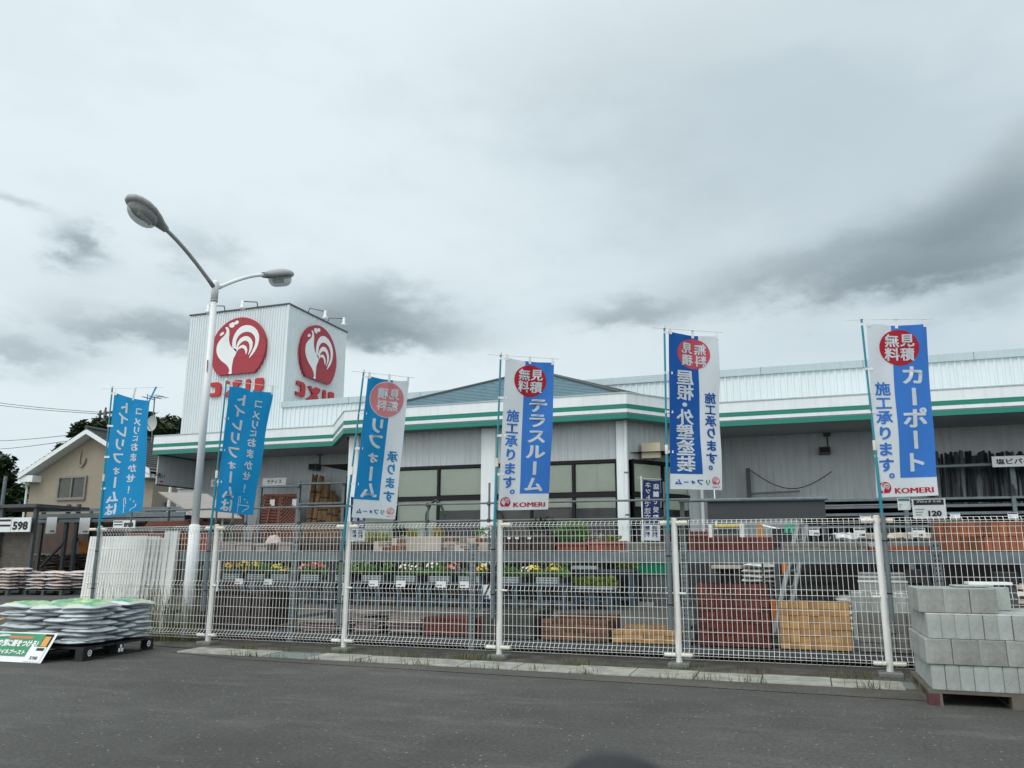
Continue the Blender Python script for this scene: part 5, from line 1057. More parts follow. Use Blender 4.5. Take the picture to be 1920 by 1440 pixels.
def lattice(q, Y, diag, label):
    TL, TR, BR, BL = [pY(x, y, Y+(.7 if i < 2 else 0)) for i, (x, y) in enumerate(q)]
    f = lambda u, v, o=0: TL.lerp(TR, u).lerp(BL.lerp(BR, u), v)+Vector((0, -o, 0)); t = thing('lattice_panel', BL, label, 'lattice panel'); b = MB()
    def bar(m, u0, v0, u1, v1, w, o): 
        p0, p1 = f(u0, v0, o), f(u1, v1, o); d = (p1-p0).normalized(); n = d.cross(Vector((0, -1, 0))).normalized()*w; m.slab([p0-n, p0+n, p1+n, p1-n], (0, -.02, 0), wood_red)
    for (a0, a1, b0, b1) in ((0, 0, 1, 0), (0, 1, 1, 1), (0, 0, 0, 1), (1, 0, 1, 1)): bar(b, a0, a1, b0, b1, .045, .03)
    if not diag: bar(b, .5, 0, .5, 1, .03, .035)
    b.build('frame', t); b = MB()
    if diag:
        ar = (TL-BL).length/(TR-TL).length; n = 5
        for i in range(-int(n*ar)-1, n+1):
            for s in (0, 1):
                u0 = i/n; pts = []
                a0, b0 = max(0, u0), min(1, u0+ar)
                if b0 <= a0: continue
                v0, v1 = (a0-u0)/ar, (b0-u0)/ar
                if s: v0, v1 = 1-v0, 1-v1
                bar(b, a0, v0, b0, v1, .017, .012 if s else 0)
    else:
        for i in range(1, 15): bar(b, .02, i/15, .98, i/15, .034, 0)
    b.build('lattice', t)
    bk = MB(); bk.slab([f(.02, .02, -.08), f(.98, .02, -.08), f(.98, .98, -.08), f(.02, .98, -.08)], (0, .01, 0), wood_dark); bk.build('backing', t)
    p = f(.62 if not diag else .85, .18, .07); b = MB(); b.box((p.x-.1, p.y-.004, p.z-.22), (p.x+.1, p.y, p.z+.12), paper); b.build('price_card', t)
lattice([(496, 929), (527, 929), (519, 1010), (475, 1010)], LR-.1, False, 'reddish brown horizontal slat panel leaning left of the lattice')
lattice([(528, 929), (562, 928), (550, 1010), (520, 1010)], LR-.12, True, 'reddish brown diagonal lattice panel leaning under the lettered white board')
rl = random.Random(8); RT = [(591, 893, 576), (603, 894, 586), (607, 908, 597), (614, 908, 606), (619, 924, 614), (624, 924, 621), (629, 930, 629), (635, 944, 637), (641, 944, 645), (597, 920, 570)]
for i, (xt, yt, xb) in enumerate(RT):
    a, b_ = pY(xb, 1012, LR+.1+.04*(i % 2)), pY(xt, yt, LR+.9); a.z = zplat+.002; t = thing('reed_roll', a, 'bound brown reed roll leaning on the wall, '+['tallest at the back left', 'second tallest', 'third from the left front', 'fourth from the left front', 'fifth, shorter', 'sixth, beside the shorter one', 'seventh, left of the last two', 'last but one on the right', 'last on the right', 'front left'][i], 'reed roll', 'bound reed rolls leaning on the wall'); m_ = MB(); n = 9; r = .088
    m_.tube([a, b_], r, bamboo, n); 
    for k in range(9):
        t_ = 6.2832*k/9; o = Vector((math.cos(t_)*r*.9, math.sin(t_)*r*.9, 0)); m_.tube([a+o, b_+o+Vector((0, 0, rl.uniform(-.05, .08)))], .026, bamboo, 5)
    m_.build('reeds', t); m_ = MB()
    for f_ in (.3, .5, .72): m_ = MB(); c = a.lerp(b_, f_); m_.tube([c, c+(b_-a).normalized()*.04], r+.03, wood_dark, 10); m_.build('tie', t)
# ================================================================== BAGS
def bag_mesh(name, w, d, h, m_side, m_top, seed, nx=18, ny=12):
    """a filled plastic sack: pillow with pinched welded ends, sag and wrinkles"""
    r = random.Random(seed); ph = [r.uniform(0, 6) for _ in range(8)]; mb = MB()
    def T(u, v): return max(0, (1-abs(u)**3.2))**.55*max(0, (1-abs(v)**4))**.5
    def top(u, v):
        wr = .09*math.sin(21*u+ph[5]+4*math.sin(5*v+ph[6]))*abs(u)+.08*math.sin(19*v+ph[7]+3*u)*abs(v)+.06*math.sin(9*u+ph[0]+2*v)+.05*math.sin(13*v+ph[1]+3*u)+.05*math.sin(5*u*v*3+ph[2])+.10*math.sin(2.3*u+ph[3])*math.sin(2.1*v+ph[4])
        return T(u, v)*(1+wr)
    vt, vb = [], []
    for j in range(ny+1):
        for i in range(nx+1):
            u, v = -1+2*i/nx, -1+2*j/ny; ex = 1+.02*math.sin(7*v+ph[5]); ey = 1+.025*math.sin(6*u+ph[6])
            x, y = u*w/2*ex*(1-.07*abs(v)**4), v*d/2*ey*(1-.10*abs(u)**5); z = h*.5
            vt.append((x, y, h*(.34+.10*math.sin(3*u+ph[5])*abs(v))+h*.62*top(u, v))); vb.append((x, y, h*(.30+.10*math.sin(3*u+ph[5])*abs(v))-h*.30*T(u, v)*(1+.1*math.sin(6*u+ph[7]))))
    n = len(vt); W_ = nx+1; ft = [(j*W_+i, j*W_+i+1, (j+1)*W_+i+1, (j+1)*W_+i) for j in range(ny) for i in range(nx)]
    mb.add(vt+vb, [], m_side); k = mb.idx(m_side); kt = mb.idx(m_top)
    for (a, b, c, d_) in ft:
        i = a % W_; j = a//W_; inner = 2 <= i < nx-2 and 1 <= j < ny-1
        mb.f.append([a, b, c, d_]); mb.mi.append(kt if inner else k); mb.f.append([n+a, n+d_, n+c, n+b]); mb.mi.append(k)
    o = mb.build(name, smooth=True); me = o.data; bpy.data.objects.remove(o); return me
def pallet(name, label, M_, w, d, h, mm, group=None, dress=None):
    t = thing(name, M_.translation, label, 'pallet', group); f = lambda x, y, z: M_@Vector((x, y, z))
    def bx(b, x0, y0, z0, x1, y1, z1): b.hexa([f(x0, y0, z0), f(x1, y0, z0), f(x1, y1, z0), f(x0, y1, z0), f(x0, y0, z1), f(x1, y0, z1), f(x1, y1, z1), f(x0, y1, z1)], mm)
    b = MB(); n = 7
    for i in range(n): y = d*i/n; bx(b, 0, y+.004, h-.022, w, y+d/n-.012, h)
    b.build('deck', t)
    for x in (0, w/2-.05, w-.10):
        for y in (0, d/2-.06, d-.12): b = MB(); bx(b, x+.003, y+.003, .018, x+.097, y+.117, h-.0225); b.build('block', t)
    b = MB()
    for x in (0, w/2-.05, w-.10): bx(b, x, 0, 0, x+.10, d, .0175)
    b.build('runner', t)
    if dress: dress(t, f)
    return t
ANG = R(9); O = Vector((-7.40, 6.99, 0)); ex = Vector((-math.cos(ANG), -math.sin(ANG)*1.0, 0)); ey = Vector((-math.sin(ANG), math.cos(ANG), 0))
# local frame: x to the left along the front, y away from the viewer
PM = Matrix((ex, ey, Vector((0, 0, 1)))).transposed().to_4x4(); PM.translation = O
def dress_black(t, f):
    for y in (.10, 1.14):
        d = MB(); c = f(-.004, y, .078); n_ = -(ex); k = 20; e2 = ey
        V = [c+n_*.003+e2*(.034*math.cos(6.2832*i/k))+Vector((0, 0, .034*math.sin(6.2832*i/k))) for i in range(k)]; V2 = [c+n_*.003+e2*(.021*math.cos(6.2832*i/k))+Vector((0, 0, .021*math.sin(6.2832*i/k))) for i in range(k)]
        d.add(V+V2, [(i, (i+1) % k, k+(i+1) % k, k+i) for i in range(k)], paper); d.add([c+n_*.003+e2*(.012*math.cos(6.2832*i/8))+Vector((0, 0, .012*math.sin(6.2832*i/8))) for i in range(8)], [tuple(range(8))], paper); d.build('ring_mark', t)
    d = MB(); 
    for (yy, zz, s) in ((.62, .10, .018), (.595, .058, .02), (.645, .058, .02)):
        c = f(-.004, yy, zz)-ex*.003; d.add([c+ey*-s+Vector((0, 0, -s)), c+ey*s+Vector((0, 0, -s)), c+ey*s+Vector((0, 0, s)), c+ey*-s+Vector((0, 0, s))], [(0, 1, 2, 3)], paper)
    d.build('emblem_mark', t)
pallet('plastic_pallet', 'black plastic pallet with white ring marks under the green topped sacks', PM, 1.14, 1.25, .145, black_plastic, None, dress_black)
bags = [bag_mesh('soil_sack', .565, .39, .060, bag_grey, bag_grey, s, 26, 18) for s in (1, 2, 3, 4, 5)]; bagt = [bag_mesh('soil_sack', .58, .40, .066, bag_grey, bag_green, s, 26, 18) for s in (11, 12, 13)]
rg = random.Random(5); NL = 10; LH = .0408
for L_ in range(NL):
    A_ = L_ % 2 == 0; last = L_ == NL-1
    cells = [(.285+.57*i, .208+.416*j, 0) for i in range(2) for j in range(3)] if A_ else [(.19+.38*i, .312+.625*j, R(90)) for i in range(3) for j in range(2)]
    for (x, y, a) in cells:
        p = PM@Vector((x+rg.uniform(-.028, .028), y+rg.uniform(-.028, .028), .146+LH*L_+rg.uniform(-.006, .006)+.008)); o = put('soil_sack', (bagt if last else bags)[rg.randrange(3 if last else 5)], p, 'grey soil sack with green printed face on top of the front pallet' if last else 'grey plastic soil sack in the layered pile on the black pallet', 'sack', 'green faced sacks on the top layer' if last else 'grey soil sacks in the front pile', ANG+a+rg.uniform(-.05, .05)+(math.pi if rg.random() < .5 else 0))
        o.rotation_euler.x = rg.uniform(-.035, .035); o.rotation_euler.y = rg.uniform(-.035, .035)
        if last: o.scale.z = 1.25
# green advertising board leaning on the sacks
gs = thing('advert_board', (-8.2, 6.9, 0), 'green lettered advert board leaning against the grey soil sacks', 'board')
B0, B1 = Vector((-9.72, 6.60, .0)), Vector((-7.66, 6.70, .0)); tp = Vector((-.03, .20, .275)); bu = (B1-B0); 
gmat = mat('board_green', (.02, .22, .10), .4, .12, 3, col2=(.03, .28, .12)); 
def bf(u, v, o=0): 
    n = bu.cross(tp).normalized(); n = n if n.y < 0 else -n; sag = .012*math.sin(math.pi*u)*(1-v)
    return B0+bu*u+tp*v+n*(o+sag)+Vector((.0, 0, .004))
b = MB(); b.slab([bf(0, 0), bf(1, 0), bf(1, 1), bf(0, 1)], Vector((0, .012, .01)), paper); b.build('board', gs); b = MB()
def gq(u0, v0, u1, v1, o, mm): 
    for i in range(8): a, c = u0+(u1-u0)*i/8, u0+(u1-u0)*(i+1)/8; b.add([bf(a, v0, o), bf(c, v0, o), bf(c, v1, o), bf(a, v1, o)], [(0, 1, 2, 3)], mm)
gq(.60, .20, .985, .985, .003, gmat); gq(.02, .30, .585, .985, .003, gmat); gq(.585, .05, .60, .99, .003, ink); gq(.93, .55, .985, .985, .0045, frame_dark); gq(.70, .80, .86, .88, .005, mat('board_orange', (.55, .14, .06), .5, .1, 5)); gq(.935, .55, .975, .90, .006, mat('board_badge', (.62, .30, .05), .5, .1, 5, col2=(.5, .10, .05)))
gq(.88, .03, .985, .53, .005, paper); gq(.925, .40, .975, .50, .0065, ink)
b.build('print', gs); l = MB(); fB = lambda x, y: bf(x, y, .007)
put_line(l, '隣の畑に差をつける!', .615, .63, .26, fB, paper, .05, .30); put_line(l, 'ソイルブースト', .68, .33, .17, fB, paper, .05, .185); put_line(l, '598', .915, .15, .12, fB, ink, .03, .05); put_line(l, '肥料の土', .10, .62, .26, fB, paper, .04, .2); l.build('lettering', gs)
# ================================================================== CONCRETE BLOCKS ON A PALLET
PX, PY = .845, 7.31; pm = Matrix.Translation((PX-.015, PY-.01, 0))
def dress_wood(t, f):
    d = MB(); rp = mat('red_paint', (.09, .028, .03), .7, .3, 9); d.hexa([f(-.003, -.003, .0), f(.075, -.003, .0), f(.075, .12, .0), f(-.003, .12, .0), f(-.003, -.003, .088), f(.075, -.003, .088), f(.075, .12, .088), f(-.003, .12, .088)], rp); d.build('red_corner', t)
pallet('wooden_pallet', 'grey wooden pallet with a red corner under the concrete blocks', pm, 1.22, 1.16, .112, wood_grey, None, dress_wood)
def cblock(w, d, h, mm, seed): return unit('concrete_block', w-.0015, d-.003, h-.001, mm, .004)
rc_ = random.Random(14); gC = 'concrete blocks stacked on the wooden pallet'
def lay(n, x0, wx, rows, z, mm, label, xo=0, yo=0, skip=()):
    for j, (y, d) in enumerate(rows):
        for i in range(n):
            if (i, j) in skip: continue
            put('concrete_block', cblock(wx, d, .19, mm, 0), (x0+wx*(i+.5)+xo+rc_.uniform(-.0015, .0015), PY+y+d/2+yo+rc_.uniform(-.004, .004), z), label, 'concrete block', gC, rc_.uniform(-.006, .006))
lay(11, PX+.02, .0985, [(.0, .36), (.36, .36), (.72, .36)], .114, block_pale, 'narrow ended concrete block in the bottom course on the wooden pallet')
r2 = [(.0+.098*j, .098) for j in range(11)]
lay(6, PX+.015, .186, r2, .305, block_mat, 'wide faced concrete block in the second course on the wooden pallet', -.02, -.012)
lay(11, PX+.02, .0985, [(.0, .36), (.36, .36), (.72, .36)], .496, block_pale, 'narrow ended concrete block in the third course on the wooden pallet', .005, .0)
lay(3, PX+.015, .186, [(.075+.098*j, .098) for j in range(7)], .687, block_mat, 'wide faced stained concrete block in the short top course', -.025, .02)
lay(1, PX+.015+.186*3, .186, [(.56, .098), (.66, .098)], .687, block_pale, 'concrete block set back at the right end of the top course', -.02, .02)
b = MB(); b.box((1.15, 7.72, .8795), (1.42, 7.98, .893), block_pale); tag(b.build('concrete_slab', None, loc=(1.15, 7.72, .8795), bevel=.004), 'thin pale slab lying on top of the concrete blocks', 'slab')
b = MB(); p = pZ(1835, 1100, .9); b.hexa([(1.30, 7.95, .894), (1.62, 7.92, .894), (1.62, 8.15, .894), (1.30, 8.18, .894), (1.30, 7.95, .915), (1.62, 7.92, .915), (1.62, 8.15, .915), (1.30, 8.18, .915)], paper); tag(b.build('plastic_sheet', None, loc=(1.3, 7.95, .894)), 'thin white panel lying across the back of the concrete blocks', 'panel')
def price(px0, py0, px1, py1, Y, label, head=None, num=None, hm=None, stand=None):
    a, c = pY(px0, py0, Y), pY(px1, py1, Y); x0, x1, z1, z0 = a.x, c.x, a.z, c.z; w, h = x1-x0, z1-z0; t = thing('price_sign', (x0, Y, z0), label, 'price sign'); b = MB(); b.box((x0, Y, z0), (x1, Y+.006, z1), paper); b.build('card', t); l = MB(); hm = hm or ink; f = lambda x, y: Vector((x, Y-.005, y))
    hh = .28 if num and w > .25 else .22
    l.add([Vector((x, Y-.002, z)) for x, z in ((x0+w*.05, z1-h*(hh+.03)), (x1-w*.05, z1-h*(hh+.03)), (x1-w*.05, z1-h*.04), (x0+w*.05, z1-h*.04))], [(0, 1, 2, 3)], hm)
    if head: put_line(l, head, x0+w*.14, z1-h*.13, h*.12, f, paper, .03, w*.72)
    if num: put_line(l, num, x0+w*(.46 if len(num) < 4 else .36), z0+h*.26, h*.30, f, ink, .05, w*(.40 if w > .2 else .48))
    for k in range(3): l.add([f(x0+w*.08, z0+h*(.18+.14*k)), f(x0+w*(.26+.05*k), z0+h*(.18+.14*k)), f(x0+w*(.26+.05*k), z0+h*(.21+.14*k)), f(x0+w*.08, z0+h*(.21+.14*k))], [(0, 1, 2, 3)], galv)
    l.build('print', t)
    if stand is not None: b = MB(); b.tube([((x0+x1)/2, Y+.016, stand), ((x0+x1)/2, Y+.016, z1-.02)], .008, galv, 6); b.build('stand', t)
    return t
tg = mat('teal_print', (.05, .22, .19), .5, .1, 4)
price(1709, 936, 1776, 972, RY+.12, 'large white price sign reading 120 above the right end of the fence', 'ブロック C-10', '120', None, SH_Z); price(1682, 934, 1708, 956, RY+.18, 'small green headed price list left of the large 120 sign', None, None, tg, SH_Z)
# ================================================================== LEFT YARD
LYD = 21.0
lr = thing('storage_rack', (pY(75, 1060, LYD).x, LYD, 0), 'tall dark steel storage rack in front of the beige house', 'rack')
for px in (75, 121, 140, 186, 236, 300):
    x = pY(px, 1000, LYD).x; b = MB(); b.box((x-.06, LYD, 0), (x+.06, LYD+.09, pY(75, 947, LYD).z), galv_dark); b.build('upright', lr)
    b = MB(); b.box((x-.05, LYD+2.0, 0), (x+.05, LYD+2.09, pY(75, 947, LYD).z), galv_dark); b.build('upright', lr)
xa, xb = pY(62, 1000, LYD).x, pY(345, 1000, LYD).x
for y0, hgt in ((953, .10), (962, .16), (973, .10)):
    z = pY(190, y0, LYD).z; b = MB(); b.box((xa, LYD-.05, z-hgt), (xb, LYD-.001, z), galv); b.build('beam', lr)
z = pY(190, 968, LYD).z; b = MB(); b.box((xa, LYD+.1, z-.03), (xb, LYD+2.0, z), trim_dark); b.build('deck', lr); b = MB(); b.box((xa-4.5, LYD+2.1, 0), (xb+.6, LYD+2.14, z+.12), mat('rack_back', (.07, .045, .035), .8, .3, 3)); b.build('back_sheet', lr)
b = MB(); b.tube([(pY(121, 1015, LYD).x, LYD+.03, pY(121, 1015, LYD).z), (pY(76, 1062, LYD).x, LYD+.03, pY(76, 1062, LYD).z)], .05, galv_dark, 6); b.build('brace', lr)
dk = thing('timber_display', (pY(30, 1060, 18.6).x, 18.6, 0), 'dark timber fence panels under a flat grey roof at the left edge', 'display'); x0, x1 = pY(-70, 1000, 18.6).x, pY(62, 1000, 18.6).x; z1 = pY(30, 946, 18.6).z
b = MB(); b.box((x0, 18.5, z1-.10), (x1+.1, 20.5, z1), galv_dark); b.build('roof', dk)
b = MB(); tp_ = mat('timber_grey', (.075, .068, .058), .8, .35, 5)
for i in range(18): b.box((x0, 18.72, .25+.105*i), (x1-.12, 18.75, .345+.105*i), tp_)
b.build('boards', dk)
for x in (x0, (x0+x1)/2, x1-.1): b = MB(); b.box((x, 18.6, 0), (x+.12, 18.7, z1-.10), trim_dark); b.build('post', dk)
def numboard(px0, py0, px1, py1, Y, num, label):
    a, c = pY(px0, py0, Y), pY(px1, py1, Y); t = thing('price_sign', (a.x, Y, c.z), label, 'price sign'); b = MB(); b.box((a.x, Y, c.z), (c.x, Y+.03, a.z), paper); b.build('board', t); l = MB(); w, h = c.x-a.x, a.z-c.z; f = lambda x, y: Vector((x, Y-.005, y))
    for k in (0, 1): l.add([f(a.x+w*.03, a.z-h*(.12+.36*k)), f(a.x+w*.43, a.z-h*(.12+.36*k)), f(a.x+w*.43, a.z-h*(.26+.36*k)), f(a.x+w*.03, a.z-h*(.26+.36*k))], [(3, 2, 1, 0)], ink)
    l.add([f(a.x+w*.448, c.z), f(a.x+w*.455, c.z), f(a.x+w*.455, a.z), f(a.x+w*.448, a.z)], [(0, 1, 2, 3)], galv); put_line(l, num, a.x+w*.50, c.z+h*.42, h*.62, f, ink, .05, w*.44); l.build('print', t)
numboard(-6, 971, 55, 997, 18.45, '598', 'white price board reading 598 on the dark timber display'); numboard(213, 976, 252, 990, 18.45, '898', 'white price board reading 898 below the left banner')
b = MB(); 
for i, (px, py, w, h, lb) in enumerate(((96, 985, 15, 31, 'hanging white price card left of the other one on the storage rack'), (158, 986, 16, 30, 'hanging white price card nearer the left banner on the storage rack'))):
    a, c = pY(px-w/2, py-h/2, LYD-.1), pY(px+w/2, py+h/2, LYD-.1); t = thing('price_card', (a.x, LYD-.1, c.z), lb, 'price card'); b = MB(); b.box((a.x, LYD-.1, c.z), (c.x, LYD-.09, a.z), paper); b.build('card', t); l = MB(); put_line(l, '228' if i == 0 else '358', a.x+(c.x-a.x)*.45, c.z+(a.z-c.z)*.14, (a.z-c.z)*.12, lambda x, y: Vector((x, LYD-.104, y)), ink, .04, (c.x-a.x)*.45); l.build('print', t)
bagm = {k: [bag_mesh('filled_sack', .66, .46, .085, mm, mm, s, 14, 10) for s in (31, 32)] for k, mm in (('brown', bag_brown), ('tan', bag_tan), ('pink', bag_pink), ('white', bag_white))}
def bagpile(kind, org, ang, nx, ny, nl, lh, label, group, top=None, name='filled_sack', bw=.64, bd=.46):
    c, s = math.cos(ang), math.sin(ang)
    for L_ in range(nl):
        for i in range(nx):
            for j in range(ny):
                if top and L_ >= nl-top and (i+j+L_) % 2: continue
                x, y = bw*(i+.5)+rg.uniform(-.03, .03), bd*(j+.5)+rg.uniform(-.02, .02)
                o = put(name, bagm[kind][rg.randrange(2)], (org[0]+c*x-s*y, org[1]+s*x+c*y, org[2]+lh*L_+.012), label, 'sack', group, ang+rg.uniform(-.08, .08)); o.rotation_euler.x = rg.uniform(-.05, .05); o.rotation_euler.y = rg.uniform(-.05, .05)
def gm_(x, y, a): m_ = Matrix.Rotation(a, 4, 'Z'); m_.translation = (x, y, 0); return m_
q = pZ(113, 1117, 0); a_ = R(6)
for i, lb in enumerate(('green grey pallet under the right half of the colourful sack pile', 'green grey pallet under the left half of the colourful sack pile')):
    x, y = q.x-1.35*(i+1)-.1*i, q.y-.1-.55*i; pallet('yard_pallet', lb, gm_(x, y, a_), 1.35, 1.25, .15, mat('pallet_green', (.05, .075, .068), .6, .2, 5), 'yard pallets')
    bagpile('pink', (x+.02, y, .155), a_, 2, 3, 6 if i == 0 else 7, .088, 'pale sack with colourful print in the '+('right' if i == 0 else 'left')+' half of the left edge pile', 'colourful sacks, '+('right' if i == 0 else 'left')+' pile', 1)
q = pZ(120, 1099, 0); pallet('yard_pallet', 'green grey pallet under the brown sacks left of the white spare panels', gm_(q.x, q.y, 0), 2.4, 1.3, .15, mat('pallet_green', (.05, .075, .068), .6, .2, 5), 'yard pallets')
bagpile('tan', (q.x+.9, q.y, .155), 0, 2, 3, 5, .10, 'greyish brown sack in the pile left of the white spare panels', 'greyish brown sacks', 2, bw=.75); bagpile('brown', (q.x-.4, q.y+.05, .155), 0, 2, 2, 3, .09, 'dark reddish sack beside the greyish brown pile', 'dark reddish sacks')
q = pY(52, 1066, LYD+.3); bagpile('brown', (q.x, LYD+.3, .12), 0, 3, 2, 11, .10, 'dark brown sack in the tall pile inside the storage rack', 'dark brown sacks in the storage rack', 0, bw=.66); pallet('yard_pallet', 'dark pallet under the tall brown sack pile inside the storage rack', gm_(q.x, LYD+.28, 0), 2.0, 1.1, .115, trim_dark, 'yard pallets')
p = pY(162, 1026, LYD+.6); wbr = thing('wheelbarrow', (p.x, LYD+.6, 0), 'orange barrow tray with black hoses inside the storage rack', 'barrow'); om = mat('orange_paint', (.48, .15, .015), .4, .12, 4); b = MB(); z = p.z
b.hexa([(p.x-.22, LYD+.62, z-.22), (p.x+.22, LYD+.62, z-.22), (p.x+.22, LYD+.9, z-.22), (p.x-.22, LYD+.9, z-.22), (p.x-.36, LYD+.55, z+.2), (p.x+.36, LYD+.55, z+.2), (p.x+.36, LYD+1.0, z+.2), (p.x-.36, LYD+1.0, z+.2)], om); b.build('tray', wbr, bevel=.02); b = MB(); b.tube([(p.x-.3, LYD+.5, z+.3), (p.x-.45, LYD+.5, z-.1), (p.x-.2, LYD+.5, z-.4), (p.x-.1, LYD+.6, 0)], .03, black_plastic, 7); b.tube([(p.x+.3, LYD+.5, z+.2), (p.x+.35, LYD+.5, z-.4), (p.x+.3, LYD+.6, 0)], .03, black_plastic, 7); b.build('hose', wbr); b = MB(); b.tube([(p.x-.05, LYD+.76, .25), (p.x+.05, LYD+.76, .25)], .25, black_plastic, 16); b.tube([(p.x, LYD+.76, .2), (p.x, LYD+.76, z-.2)], .04, galv_dark, 6); b.build('wheel', wbr)
b = MB(); a, c = pY(272, 977, 17.0), pY(360, 987, 17.0)
for k in range(4): b.box((a.x+.03*k, 17.0, c.z+(a.z-c.z)*k/4), (c.x-.05*k, 17.9, c.z+(a.z-c.z)*(k+.86)/4), wood_red)
b.box((a.x+.1, 17.1, 0), (a.x+.2, 17.8, c.z-.001), trim_dark); b.box((c.x-.3, 17.1, 0), (c.x-.2, 17.8, c.z-.001), trim_dark); tag(b.build('board_stack', None, loc=(a.x, 17, 0)), 'stack of reddish boards on a stand behind the white spare panels', 'boards')
# spare panels and posts leaning behind the first fence panel
for i in range(6):
    m_ = MB(); w = 1.02; h = 1.30; n = 21; dx_ = .013*i
    for k in range(n): x = w*k/(n-1)+dx_; m_.box((x-.021, -.006, 0), (x+.021, .006, h-.02*(i % 3)), fence_white)
    for z in (.12, .45, .78, 1.12): m_.box((0, -.0105, z-.007), (w+dx_, -.0065, z+.007), fence_white)
    o = m_.build('spare_panel'); o.location = (-9.92+.03*i, RY-.34+.035*i, .10); o.rotation_euler = (R(-4), R(-.3+.12*i), 0); tag(o, 'white spare slatted panel leaning behind the first fence panel', 'spare panel', 'white spare panels leaning behind the fence')
for i, (px0, px1) in enumerate(((311, 321), (323, 335))):
    a, c = pY(px0, 996, RY-.08), pY(px1, 996, RY-.08); m_ = MB(); m_.hexa([(a.x-.01, RY-.16, .05), (c.x-.01, RY-.16, .05), (c.x-.01, RY-.10, .05), (a.x-.01, RY-.10, .05), (a.x, RY-.1, a.z), (c.x, RY-.1, a.z), (c.x, RY-.04, a.z), (a.x, RY-.04, a.z)], fence_white); tag(m_.build('white_post', None, loc=(a.x, RY-.16, .05), bevel=.004), ['narrower white square post leaning right of the spare panels', 'wider white square post leaning left of the lamp post'][i], 'post')
# ================================================================== RIGHT WING GOODS
SHY = 20.5
ss = thing('steel_shelf', (pY(1550, 1000, SHY).x, SHY, 0), 'long grey steel shelving with dark gaps below the right eave', 'shelving'); x0, x1 = pY(1500, 1000, SHY).x, 12.0
for y0, y1 in ((934, 938), (947, 952), (961, 966), (984, 988)):
    a, c = pY(1700, y0, SHY).z, pY(1700, y1, SHY).z; b = MB(); b.box((x0, SHY, c), (x1, SHY+1.2, a), galv); b.build('shelf', ss)
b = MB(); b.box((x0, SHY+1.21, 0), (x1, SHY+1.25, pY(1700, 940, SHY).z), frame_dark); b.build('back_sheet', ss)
for px in (1502, 1700, 1905): x = pY(px, 1000, SHY-.03).x; b = MB(); b.box((x, SHY-.06, 0), (x+.08, SHY-.001, pY(1700, 934, SHY).z), galv); b.build('upright', ss)
PYd = 16.0; b = MB(); a, c = pY(1326, 939, PYd), pY(1549, 974, PYd); b.box((a.x, PYd, c.z), (c.x, PYd+.05, a.z), dark_sheet); t = thing('dark_panel', (a.x, PYd, 0), 'wide dark grey sheet hanging from a pale rail behind the fourth fence panel', 'panel'); b.build('sheet', t); b = MB(); e0 = pY(1272, 939, PYd-.03); e1 = pY(1552, 934.5, PYd-.03); b.tube([e0, e1], .035, galv, 8); b.build('rail', t); 
for x in (e0.x+.05, c.x-.05): b = MB(); b.box((x-.04, PYd+.06, 0), (x+.04, PYd+.12, e0.z), galv_dark); b.build('leg', t)
rp_ = random.Random(9); pipe_c = [mat('pipe_grey', (.055, .062, .068), .5, .15, 4, rnd=.3), mat('pipe_dark', (.022, .028, .03), .5, .15, 4, rnd=.3), mat('pipe_pale', (.12, .14, .15), .5, .15, 4)]
zc = pY(1800, 936, 22.3).z
for i in range(46):
    px = 1735+i*5.2+rp_.uniform(-1.5, 1.5); a = pY(px+rp_.uniform(2, 6), 936, 22.6+.5*(i % 3)); c = pY(px, rp_.choice([846, 848, 850, 852, 856, 860]), 24.9-.12*(i % 3)); a.z = zc-2.2; b = MB(); b.tube([a, c], rp_.choice([.035, .045, .06]), pipe_c[rp_.choice([0, 0, 1, 1, 2])], 7); tag(b.build('plastic_pipe', None, loc=a, smooth=True), 'dark plastic pipe leaning upright against the wall right of the last banner', 'pipe', 'plastic pipes leaning under the right eave')
b = MB(); a, c = pY(1752, 870, 24.5), pY(1990, 877, 24.5); b.tube([pY(1752, 875, 24.2), pY(1990, 866, 24.2)], .05, galv, 6); x = pY(1900, 900, 24.3).x; b.box((x-.06, 24.26, 0), (x+.06, 24.36, pY(1900, 870, 24.3).z), galv); tag(b.build('pipe_stand', None, loc=(x, 24.3, 0)), 'grey rail and upright holding the plastic pipes', 'stand')
# goods standing in the yard behind the right part of the rack
GY = 14.0
def gbox(name, px0, py0, px1, py1, Y, d, mm, label, cat, z0=None, group=None, bev=.01, lid=None):
    a, c = pY(px0, py0, Y), pY(px1, py1, Y); b = MB(); zb_ = 0 if z0 is None else (c.z if z0 == 'px' else z0); b.box((a.x, Y, zb_), (c.x, Y+d, a.z), mm)
    if lid: b.box((a.x-.02, Y-.02, a.z+.001), (c.x+.02, Y+d+.02, a.z+.03), lid)
    return tag(b.build(name, None, loc=(a.x, Y, zb_), bevel=bev), label, cat, group)
for i, (x0p, x1p, y0p) in enumerate(((1612, 1700, 1073), (1614, 1703, 1080), (1616, 1706, 1087))):
    pass
ws = thing('step_block', (pY(1612, 1100, GY).x, GY, 0), 'pale grey stepped concrete block with three white edges behind the right post', 'step block')
for i, y0p in enumerate((1073, 1080, 1088)):
    a, c = pY(1612-i, y0p, GY-.22*i), pY(1697+4*i, 1110, GY-.22*i); b = MB(); b.box((a.x, GY-.22*i, 0), (c.x, GY-.22*i+.215 if i else GY+.4, a.z-.03), block_pale); b.box((a.x-.01, GY-.22*i-.012, a.z-.029), (c.x+.01, GY-.22*i+.205, a.z), sign_white); b.build('step', ws)
